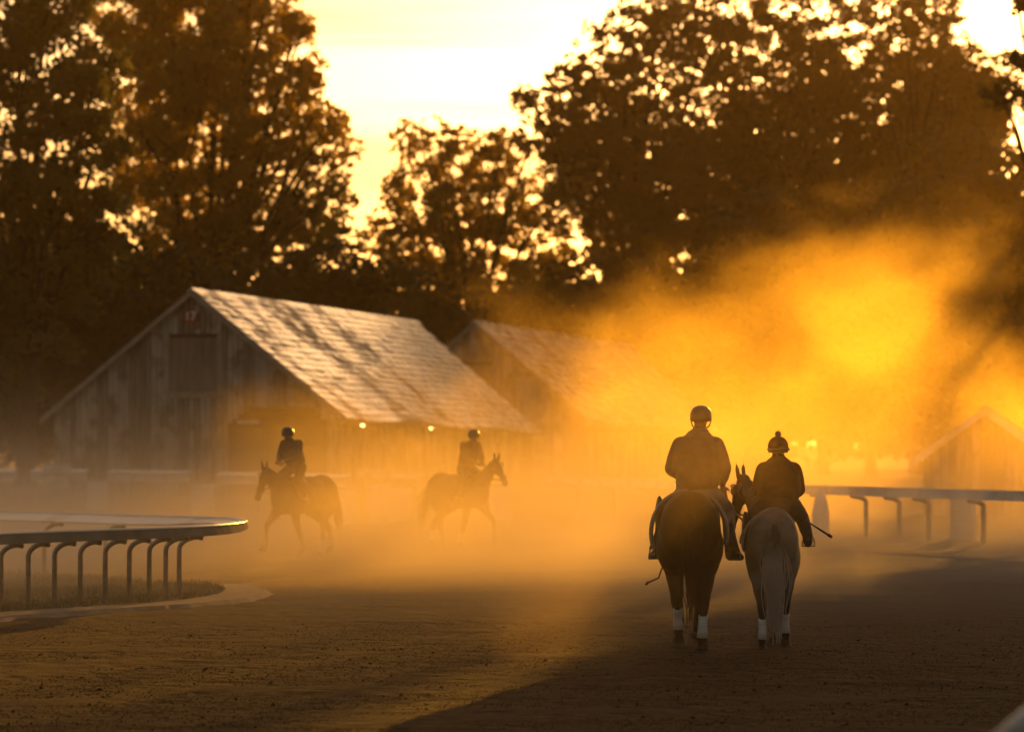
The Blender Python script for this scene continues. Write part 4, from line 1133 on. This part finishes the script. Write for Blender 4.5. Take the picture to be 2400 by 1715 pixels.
def make_rider(loc, rz, label, J, jacket, legmat, bootmat, hat, group=None, voxel=.013, flare=False, bulk=1.0, scale=1.0, band=False):
    """J: joints in the rider's own frame (x right, y forward, z up from the ground)"""
    V = {k: Vector(v) for k, v in J.items()}
    root = empty('person', loc, rz, label, 'person', group); root.scale = (scale,) * 3
    nk, hdp = V['neck'], V['head']
    up = (hdp - nk).normalized()
    # body: one continuous figure
    s = Solid()
    s.ell(V['pelvis'], (.155, .12, .11)); s.limb([V['pelvis'], V['pelvis'].lerp(V['chest'], .5), V['chest']], [.125, .12, .13]); s.ell(V['chest'], (.165, .115, .15))
    s.limb([V['chest'] + (nk - V['chest']) * .5, nk, hdp - up * .05], [.085, .068, .066])
    s.ell(hdp, (.074, .092, .108)); s.ell(hdp + Vector((0, .03, -.055)), (.052, .06, .06))
    s.ell(hdp + Vector((0, .098, -.015)), (.013, .022, .022)); s.ell(hdp + Vector((0, .088, -.058)), (.024, .012, .007))
    for e in (-1, 1):
        s.ell(hdp + Vector((.030 * e, .086, .012)), (.014, .010, .009)); s.ell(hdp + Vector((.076 * e, -.002, -.008)), (.010, .019, .030))
        sd = 'l' if e < 0 else 'r'
        s.limb([V['chest'] + (nk - V['chest']) * .35, V['sh_' + sd], V['el_' + sd], V['wr_' + sd]], [.07, .055, .040, .027])
        fd = V['hd_' + sd] - V['wr_' + sd]
        hand(s, V['wr_' + sd], fd, Vector((-e, .15, .2)))
        s.limb([V['hip_' + sd], V['kn_' + sd], V['an_' + sd]], [.092, .056, .040]); s.limb([V['an_' + sd], V['toe_' + sd]], [.042, .03])
    s.skin('body', M['skin'], root, voxel * .8, 2)
    # jacket
    b = bulk; s = Solid()
    hem = V['hem']
    s.ell(V['chest'], (.205 * b, .165 * b, .185 * b)); c2 = V['chest'].lerp(hem, .5)
    s.ell(c2, (.205 * b, .17 * b, .22 * b)); s.ell(hem + Vector((0, 0, .05)), (.195 * b, .16 * b, .12))
    s.ell(V['chest'].lerp(nk, .50), (.135 * b, .115 * b, .12 * b))
    s.limb([nk - up * .10, nk - up * .0], [.105, .082])
    for e, sd in ((-1, 'l'), (1, 'r')):
        s.limb([V['chest'].lerp(nk, .35), V['sh_' + sd], V['sh_' + sd].lerp(V['el_' + sd], .5), V['el_' + sd], V['el_' + sd].lerp(V['wr_' + sd], .5), V['wr_' + sd] - (V['wr_' + sd] - V['el_' + sd]).normalized() * .015], [.10 * b, .088 * b, .084 * b, .074 * b, .058 * b, .040])
    s.skin('jacket', jacket, root, voxel, 3)
    # collar
    m = MB(); rg = [nk + Vector((math.cos(2 * math.pi * k / 14) * .080, math.sin(2 * math.pi * k / 14) * .082, -.005)) for k in range(15)]
    m.tube(rg, .020, 8); m.build('collar', jacket, root, True)
    # trousers / chaps
    s = Solid(); s.ell(V['pelvis'], (.185, .15, .13))
    for sd in ('l', 'r'):
        s.limb([V['hip_' + sd], V['hip_' + sd].lerp(V['kn_' + sd], .5), V['kn_' + sd], V['kn_' + sd].lerp(V['an_' + sd], .5), V['an_' + sd]], [.112, .098, .078, .070, .058])
    s.skin('trousers', legmat, root, voxel * 1.2, 3)
    if flare:
        for sd in ('l', 'r'):
            e = -1 if sd == 'l' else 1
            k, a = V['kn_' + sd], V['an_' + sd]
            m = MB(); secs = []
            for t, w_ in ((-.05, .075), (.3, .085), (.6, .11), (.85, .145), (1.02, .175)):
                c = k.lerp(a, t) + Vector((e * .035 * max(0, t), 0, 0))
                secs.append((c, w_))
            n0 = 0
            for c, w_ in secs:
                for q in range(16):
                    th = 2 * math.pi * q / 16
                    m.v.append(tuple(c + Vector((math.cos(th) * w_ * .42, math.sin(th) * w_ * 1.0, .01 * math.sin(q * 2)))))
            for i in range(len(secs) - 1):
                for q in range(16):
                    a0, a1 = i * 16 + q, i * 16 + (q + 1) % 16; m.f.append((a0, a1, a1 + 16, a0 + 16))
            m.f.append(tuple(range(15, -1, -1))); m.f.append(tuple(range(64, 80)))
            m.build('chap_flap', legmat if sd == 'l' else M['jeans'], root, True)
    for sd in ('l', 'r'):
        a, t = V['an_' + sd], V['toe_' + sd]; k = V['kn_' + sd]
        s = Solid(); s.limb([a.lerp(k, .32), a, a + Vector((0, -.015, -.06))], [.060, .056, .052]); s.limb([a + Vector((0, -.02, -.075)), a.lerp(t, .5) + Vector((0, 0, -.035)), t + Vector((0, 0, -.01))], [.044, .042, .036])
        s.skin('boot', bootmat, root, voxel, 2)
        # stirrup
        m = MB(); c = a.lerp(t, .6) + Vector((0, 0, -.02)); d = (t - a); d.z = 0; d.normalize(); sd_ = Vector((-d.y, d.x, 0))
        arc = [c + sd_ * .068 * math.cos(th) + Vector((0, 0, -.045 + .14 * max(0, math.sin(th)))) for th in [math.pi * q / 10 for q in range(11)]] 
        m.tube(arc + [arc[0]], .009, 6)
        m.build('stirrup', M['metal'], root, True)
        m = MB(); m.tube([c + Vector((0, 0, .095)), c.lerp(k, .5) + Vector((.02 if sd == 'r' else -.02, -.05, 0)), V['hip_' + sd].lerp(k, .55) + Vector((0, -.02, -.10))], .011, 6); m.build('stirrup_leather', M['black'], root, True)
    # headgear
    c = hdp + Vector((0, -.004, .022))
    prof = []
    if hat == 'helmet':
        m = Solid(); n0 = 0
        m.lathe([(.112, -.055), (.118, -.03), (.119, .0), (.115, .035), (.103, .07), (.078, .100), (.045, .116), (.01, .121)], 22, c, 1.0, 1.14)
        m.build('helmet', M['helmet'], root, True)
        m = Solid(); m.ell(c + Vector((0, .12, -.03)), (.085, .06, .010)); m.build('peak', M['helmet'], root, True)
        m = MB()
        for e in (-1, 1): m.tube([c + Vector((.108 * e, .01, -.045)), c + Vector((.092 * e, .03, -.10)), c + Vector((.03 * e, .075, -.155))], .008, 6)
        m.build('chin_strap', M['black'], root, True)
    elif hat == 'knit':
        m = Solid(); m.lathe([(.104, -.062), (.111, -.045), (.113, -.01), (.110, .03), (.097, .065), (.072, .095), (.04, .112), (.01, .118)], 22, c, 1.0, 1.12)
        m.build('knit_cap', M['knit'], root, True)
        m = Solid(); m.ell(c + Vector((0, 0, .14)), (.036, .036, .036)); m.build('pompom', M['cloth_tan'], root, True)
        m = MB(); rg = [c + Vector((math.cos(2 * math.pi * k / 20) * .115, math.sin(2 * math.pi * k / 20) * .128, -.025)) for k in range(21)]
        m.tube(rg, .011, 6); m.build('goggle_strap', M['cloth_tan'], root, True)
        m = Solid(); m.ell(c + Vector((.118, .05, -.025)), (.014, .03, .018)); m.ell(c + Vector((0, .125, -.025)), (.075, .022, .03)); m.build('goggles', M['black'], root, True)
    else:
        m = Solid(); m.lathe([(.112, -.055), (.117, -.02), (.114, .03), (.098, .075), (.06, .108), (.01, .12)], 18, c, 1.0, 1.12)
        m.build('helmet', M['helmet'], root, True)
        for dx in (-.055, .0, .055):
            m = Solid(); m.ell(c + Vector((dx, -.02, .10 - abs(dx) * .5)), (.016, .07, .018)); m.build('helmet_vent', M['palecap'], root, True)
    return root

YH = 36.3
# ---- bay pony on the left of the pair
AX = (1617 - 1200) / FPX * YH
make_horse((AX, YH, 0), R(-1.5), 1.03, 'dark bay horse seen from behind, white leg wraps, pale edged saddle cloth', M['bay'], M['bay'],
           [(.30, .05, .2), (-.28, .0, 0), (-.12, .0, 0), (.24, .05, .2)], (0.03, 1.95, 1.72), (0.05, 2.42, 1.40), tail_len=.92, tail_drift=(.00, -.02), wraps=(0, 1),
           cloth=(M['cloth_tan'], .36, .80, .362, .448, 1.205), wide=1.10, stance=(.92, .8), seed=4)
ra = make_rider(((1637 - 1200) / FPX * 36.75, 36.75, 0), 0, 'person in a loose tan jacket and dark helmet riding the bay horse, leading the grey', dict(
    pelvis=(0, 0, 1.66), chest=(-.01, .02, 2.10), neck=(.015, .04, 2.345), head=(.03, .06, 2.475), hem=(-.01, 0, 1.74),
    sh_l=(-.185, .02, 2.175), el_l=(-.275, .04, 1.94), wr_l=(-.15, .30, 1.83), hd_l=(-.10, .38, 1.83),
    sh_r=(.180, .02, 2.175), el_r=(.268, .03, 1.94), wr_r=(.262, .12, 1.755), hd_r=(.275, .16, 1.68),
    hip_l=(-.13, .02, 1.66), kn_l=(-.36, .36, 1.48), an_l=(-.42, .10, 1.08), toe_l=(-.50, .26, .99),
    hip_r=(.13, .02, 1.66), kn_r=(.345, .36, 1.48), an_r=(.34, .10, 1.06), toe_r=(.47, .20, .985)),
    M['jacket_tan'], M['chaps'], M['brownleather'], 'helmet', flare=True, bulk=1.24)
# ---- grey racehorse on the right
BX = (1812 - 1200) / FPX * YH
make_horse((BX, YH, 0), R(-1.0), .925, 'grey horse seen from behind with a long pale tail, its dark face turned left', M['grey_points'], M['grey_tail'],
           [(-.26, .0, 0), (.26, .04, .2), (.18, .12, .6), (-.22, .0, 0)], (-.25, 1.74, 1.93), (-.41, 1.88, 1.34), tail_len=1.02, tail_drift=(-.03, -.03), tail_n=260, tail_spread=.075, wraps=(0, 1),
           cloth=(M['black'], .62, 1.15, .315, .36, 1.22), seed=9, blinkers=True, stance=(1.4, .45))
rb = make_rider(((1828 - 1200) / FPX * 36.85, 36.85, 0), 0, 'person hunched in a dark jacket and pompom hat riding the grey horse', dict(
    pelvis=(-.01, .02, 1.56), chest=(-.005, .16, 1.83), neck=(0, .22, 2.035), head=(0, .27, 2.145), hem=(-.01, .06, 1.62),
    sh_l=(-.150, .18, 1.905), el_l=(-.205, .22, 1.71), wr_l=(-.10, .46, 1.64), hd_l=(-.05, .54, 1.63),
    sh_r=(.150, .18, 1.905), el_r=(.205, .22, 1.71), wr_r=(.14, .42, 1.60), hd_r=(.16, .50, 1.58),
    hip_l=(-.12, .06, 1.54), kn_l=(-.28, .42, 1.40), an_l=(-.33, .14, 1.235), toe_l=(-.37, .28, 1.16),
    hip_r=(.12, .06, 1.54), kn_r=(.27, .42, 1.40), an_r=(.31, .14, 1.20), toe_r=(.335, .28, 1.13)),
    M['jacket_dark'], M['jeans'], M['black'], 'knit', bulk=1.20)

def stick(name, a, b, r0, r1, label, mat, cat='crop', bend=None):
    t = empty(name, a, 0, label, cat); a, b = Vector(a), Vector(b)
    mid = (b - a) * .5 + Vector(bend or (0, 0, 0))
    m = MB(); m.tube([(0, 0, 0), mid * .6, mid, mid + (b - a - mid) * .5, b - a], [r0, r0, (r0 + r1) / 2, r1, r1], 8); m.build('shaft', mat, t, True)
    m = MB(); d = (b - a).normalized(); m.tube([b - a - d * .02, b - a + d * .03], [r1 * 1.8, r1 * 1.4], 8); m.build('tip', mat, t, True)
    return t
stick('riding_crop', PX(1886, 1218, 37.0), PX(1944, 1255, 36.9), .008, .011, 'straight dark crop sticking out to the right of the grey horse', M['black'])
stick('riding_crop', PX(1552, 1328, 36.7), PX(1517, 1365, 36.5), .009, .009, 'bent dark crop hanging under the boot of the rider in tan', M['black'], bend=(.04, 0, -.03))
t = empty('lead_rein', PX(1699, 1152, 36.9), 0, 'dark lead rein from the hand of the rider in tan to the grey horse', 'rein')
o0 = t.location.copy()
m = MB(); m.tube([Vector((0, 0, 0)), PX(1706, 1176, 37.1) - o0, PX(1720, 1199, 37.4) - o0, PX(1741, 1219, 37.85) - o0], [.013, .013, .012, .011], 6, True); m.build('strap', M['black'], t, True)
m = MB(); m.tube([PX(1741, 1219, 37.85) - o0, PX(1744, 1226, 37.9) - o0], [.02, .02], 8); m.build('clip', M['metal'], t, True)

# ---- trotting horse in the dust at the left, coming round towards the camera
d = 64.0
hx = -3.6
make_horse((hx, d + .8, 0), R(145), .98, 'dim brown horse trotting left through the dust before the barn doorway', M['brown'], M['brown'],
           [(.28, 0, 0), (-.30, .12, .5), (-.32, .10, .5), (.42, .22, 0)], (0, 1.72, 1.72), (0, 1.98, 1.20), tail_len=.7, tail_drift=(0, -.12), wraps=(0, 1), seed=14, voxel=.024, tail_n=80)
rz = R(145); f = Vector((-math.sin(rz), math.cos(rz), 0)); hp0 = Vector((hx, d + .8, 0))
make_rider(hp0 + f * .78, rz, 'person in dark clothes and striped helmet riding the trotting horse before the barn doorway', dict(
    pelvis=(0, -.02, 1.78), chest=(0, .14, 2.08), neck=(0, .22, 2.27), head=(0, .27, 2.38), hem=(0, .02, 1.84),
    sh_l=(-.17, .16, 2.20), el_l=(-.22, .22, 1.96), wr_l=(-.08, .44, 1.86), hd_l=(-.04, .52, 1.84),
    sh_r=(.17, .16, 2.20), el_r=(.22, .22, 1.96), wr_r=(.08, .44, 1.86), hd_r=(.04, .52, 1.84),
    hip_l=(-.11, .0, 1.76), kn_l=(-.27, .32, 1.50), an_l=(-.31, .06, 1.20), toe_l=(-.34, .2, 1.13),
    hip_r=(.11, .0, 1.76), kn_r=(.27, .32, 1.50), an_r=(.31, .06, 1.20), toe_r=(.34, .2, 1.13)),
    M['jacket_mid'], M['jeans'], M['black'], 'striped', voxel=.02)
# ---- horse and rider in the thick dust in the middle, heading right
d = 70.0
hx = -1.45
make_horse((hx, d, 0), R(-140), .98, 'faint horse veiled by orange dust, heading right behind the pale barrels', M['brown'], M['brown'],
           [(-.34, .05, .3), (.30, 0, 0), (.45, .18, 0), (-.30, .05, .4)], (0, 1.78, 1.86), (0, 2.10, 1.42), tail_len=.75, tail_drift=(0, -.18), wraps=(0, 3), seed=18, voxel=.024, tail_n=80)
rz = R(-140); f = Vector((-math.sin(rz), math.cos(rz), 0))
make_rider(Vector((hx, d, 0)) + f * .80, rz, 'person in an orange jacket and pale cap riding the horse veiled by dust', dict(
    pelvis=(0, -.02, 1.72), chest=(0, .12, 2.04), neck=(0, .20, 2.25), head=(0, .25, 2.36), hem=(0, .02, 1.79),
    sh_l=(-.17, .14, 2.17), el_l=(-.22, .22, 1.93), wr_l=(-.08, .44, 1.80), hd_l=(-.04, .52, 1.78),
    sh_r=(.17, .14, 2.17), el_r=(.22, .22, 1.93), wr_r=(.08, .44, 1.80), hd_r=(.04, .52, 1.78),
    hip_l=(-.11, .0, 1.70), kn_l=(-.27, .32, 1.45), an_l=(-.31, .06, 1.15), toe_l=(-.34, .2, 1.08),
    hip_r=(.11, .0, 1.70), kn_r=(.27, .32, 1.45), an_r=(.31, .06, 1.15), toe_r=(.34, .2, 1.08)),
    M['jacket_orange'], M['jeans'], M['black'], 'striped', voxel=.02)
# ------------------------------------------------------------------ air
def haze_box():
    me = MB().box(-75, 75, -6, 330, -1.0, 42).mesh('haze')
    m, nt, out = new_mat('air_haze')
    v = N(nt, 'ShaderNodeVolumePrincipled')
    v.inputs['Color'].default_value = (0.95, 0.72, 0.36, 1)
    v.inputs['Density'].default_value = 0.00016
    v.inputs['Anisotropy'].default_value = 0.6
    nt.links.new(v.outputs[0], out.inputs['Volume'])
    o = mesh_obj('haze', me, m)
    return tag(o, 'faint warm haze hanging in the air over the whole track', 'haze', kind='stuff')
haze_box()

def dust_volume(name, label, lo, hi, dens_nodes, color=(0.92, 0.74, 0.50), g=0.6, step=1.0):
    me = MB().box(lo[0], hi[0], lo[1], hi[1], lo[2], hi[2]).mesh(name)
    m, nt, out = new_mat(name); L = nt.links
    geo = N(nt, 'ShaderNodeNewGeometry')
    dens = dens_nodes(nt, L, geo.outputs['Position'])
    v = N(nt, 'ShaderNodeVolumePrincipled')
    v.inputs['Color'].default_value = (*color, 1)
    v.inputs['Anisotropy'].default_value = g
    L.new(dens, v.inputs['Density'])
    L.new(v.outputs[0], out.inputs['Volume'])
    try: m.cycles.volume_step_rate = step
    except Exception: pass
    return tag(mesh_obj(name, me, m), label, 'dust', kind='stuff')

def mth(nt, op, a, b=None, c=None, clamp=False):
    n = N(nt, 'ShaderNodeMath', operation=op); n.use_clamp = clamp
    for i, x in enumerate((a, b, c)):
        if x is None: continue
        if isinstance(x, (int, float)): n.inputs[i].default_value = x
        else: nt.links.new(x, n.inputs[i])
    return n.outputs[0]
def smooth(nt, x, a, b, lo=0.0, hi=1.0):
    r = N(nt, 'ShaderNodeMapRange', interpolation_type='SMOOTHSTEP')
    r.inputs[1].default_value = a; r.inputs[2].default_value = b; r.inputs[3].default_value = lo; r.inputs[4].default_value = hi
    nt.links.new(x, r.inputs[0]); return r.outputs[0]
def nz3(nt, pos, scale, stretch=(1, 1, 1), detail=3, loc=(0, 0, 0)):
    mp_ = N(nt, 'ShaderNodeMapping'); mp_.inputs['Scale'].default_value = stretch; mp_.inputs['Location'].default_value = loc
    nt.links.new(pos, mp_.inputs[0])
    n = N(nt, 'ShaderNodeTexNoise'); n.inputs['Scale'].default_value = scale; n.inputs['Detail'].default_value = detail
    nt.links.new(mp_.outputs[0], n.inputs['Vector']); return n.outputs[0]

# low dust lying over the track
def low_dust(nt, L, pos):
    sp = N(nt, 'ShaderNodeSeparateXYZ'); L.new(pos, sp.inputs[0])
    z, y, x = sp.outputs[2], sp.outputs[1], sp.outputs[0]
    f = mth(nt, 'POWER', 2.718, mth(nt, 'MULTIPLY', z, -1 / 1.1))
    f = mth(nt, 'MULTIPLY', f, smooth(nt, z, 0.0, 5.0, 1, 0))
    f = mth(nt, 'MULTIPLY', f, smooth(nt, nz3(nt, pos, 0.12, (1, .5, 1.6)), 0.25, 0.75, 0.45, 1.6))
    f = mth(nt, 'MULTIPLY', f, smooth(nt, y, 30, 56, 0.03, 1))
    f = mth(nt, 'MULTIPLY', f, smooth(nt, y, 66, 94, 1, 0.16))
    f = mth(nt, 'MULTIPLY', f, smooth(nt, x, -13, -3, 2.0, 1.0))
    f = mth(nt, 'MULTIPLY', f, 0.040)
    m_ = mth(nt, 'MULTIPLY', mth(nt, 'POWER', 2.718, mth(nt, 'MULTIPLY', z, -1 / 0.6)), smooth(nt, x, -9, -3.5, 1, 0))
    m_ = mth(nt, 'MULTIPLY', m_, mth(nt, 'MULTIPLY', smooth(nt, y, 44, 54, 0, 1), smooth(nt, y, 74, 100, 1, 0)))
    return mth(nt, 'ADD', f, mth(nt, 'MULTIPLY', m_, 0.08))
dust_volume('ground_dust', 'pale dust lying low over the track and round the rails', (-34, 14, -0.4), (34, 175, 5.0), low_dust, color=(0.93, 0.88, 0.82), g=0.05)

# the tall glowing plume
def plume(nt, L, pos):
    sp = N(nt, 'ShaderNodeSeparateXYZ'); L.new(pos, sp.inputs[0])
    x, y, z = sp.outputs[0], sp.outputs[1], sp.outputs[2]
    def ell(cx, cy, cz, rx, ry, rz):
        q = lambda v, c, r: mth(nt, 'POWER', mth(nt, 'ABSOLUTE', mth(nt, 'DIVIDE', mth(nt, 'SUBTRACT', v, c), r)), 2.0)
        return mth(nt, 'ADD', mth(nt, 'ADD', q(x, cx, rx), q(y, cy, ry)), q(z, cz, rz))
    d = mth(nt, 'MINIMUM', mth(nt, 'MINIMUM', ell(7.4, 90, 1.2, 7.6, 26, 5.5), mth(nt, 'MINIMUM', ell(14.5, 95, 0.8, 8.5, 16, 4.4), ell(10.8, 96, 5.0, 4.2, 11, 3.9))), mth(nt, 'MINIMUM', ell(0.5, 86, 0.5, 8.0, 30, 3.7), ell(0.0, 57, 0.3, 6.5, 9, 2.3)))
    n = nz3(nt, pos, 0.24, (1, .6, 1.25), 5, (3, 1, 0))
    e = mth(nt, 'ADD', d, mth(nt, 'MULTIPLY', mth(nt, 'SUBTRACT', n, 0.5), -6.5))
    f = mth(nt, 'MULTIPLY', smooth(nt, e, 0.05, 1.05, 1, 0), 0.0155)
    return mth(nt, 'ADD', f, mth(nt, 'MULTIPLY', smooth(nt, ell(-1.5, 55, 0.2, 7.0, 8.5, 2.3), .1, 1.0, 1, 0), 0.020))
dust_volume('dust_plume', 'tall billowing dust cloud glowing gold behind the two riders', (-14, 42, -0.3), (26, 130, 12.5), plume, color=(0.97, 0.74, 0.20), g=0.74)

# small puff kicked up beside the grey horse
def puff(nt, L, pos):
    sp = N(nt, 'ShaderNodeSeparateXYZ'); L.new(pos, sp.inputs[0])
    q = lambda v, c, r: mth(nt, 'POWER', mth(nt, 'ABSOLUTE', mth(nt, 'DIVIDE', mth(nt, 'SUBTRACT', v, c), r)), 2.0)
    d = mth(nt, 'ADD', mth(nt, 'ADD', q(sp.outputs[0], 4.4, .95), q(sp.outputs[1], 49.0, 2.6)), q(sp.outputs[2], .45, .60))
    n = nz3(nt, pos, 1.7, (1, .5, 1.3), 5, (1, 0, 2))
    e = mth(nt, 'ADD', d, mth(nt, 'MULTIPLY', mth(nt, 'SUBTRACT', n, 0.5), -5.5))
    return mth(nt, 'MULTIPLY', smooth(nt, e, 0.0, 1.2, 1, 0), 0.085)
dust_volume('dust_puff', 'small bright puff of dust low beside the hind legs of the grey horse', (2.6, 44.5, .0), (6.4, 53.5, 1.9), puff, color=(0.97, 0.76, 0.3), g=0.6)

# thin dust drifting round the two riders, where the light comes over the branches
def drift(nt, L, pos):
    sp = N(nt, 'ShaderNodeSeparateXYZ'); L.new(pos, sp.inputs[0])
    q = lambda v, c, r: mth(nt, 'POWER', mth(nt, 'ABSOLUTE', mth(nt, 'DIVIDE', mth(nt, 'SUBTRACT', v, c), r)), 2.0)
    d = mth(nt, 'ADD', mth(nt, 'ADD', q(sp.outputs[0], .7, 2.4), q(sp.outputs[1], 34.2, 2.4)), q(sp.outputs[2], 1.5, 1.5))
    n = nz3(nt, pos, 1.1, (1, .6, 1.1), 4, (4, 0, 2))
    e = mth(nt, 'ADD', d, mth(nt, 'MULTIPLY', mth(nt, 'SUBTRACT', n, 0.5), -3.0))
    return mth(nt, 'MULTIPLY', smooth(nt, e, 0.0, 1.2, 1, 0), 0.026)
dust_volume('dust_drift', 'thin dust drifting in front of the rider in tan', (-2.2, 31.0, .0), (4.2, 37.6, 3.6), drift, color=(0.97, 0.76, 0.3), g=0.7)
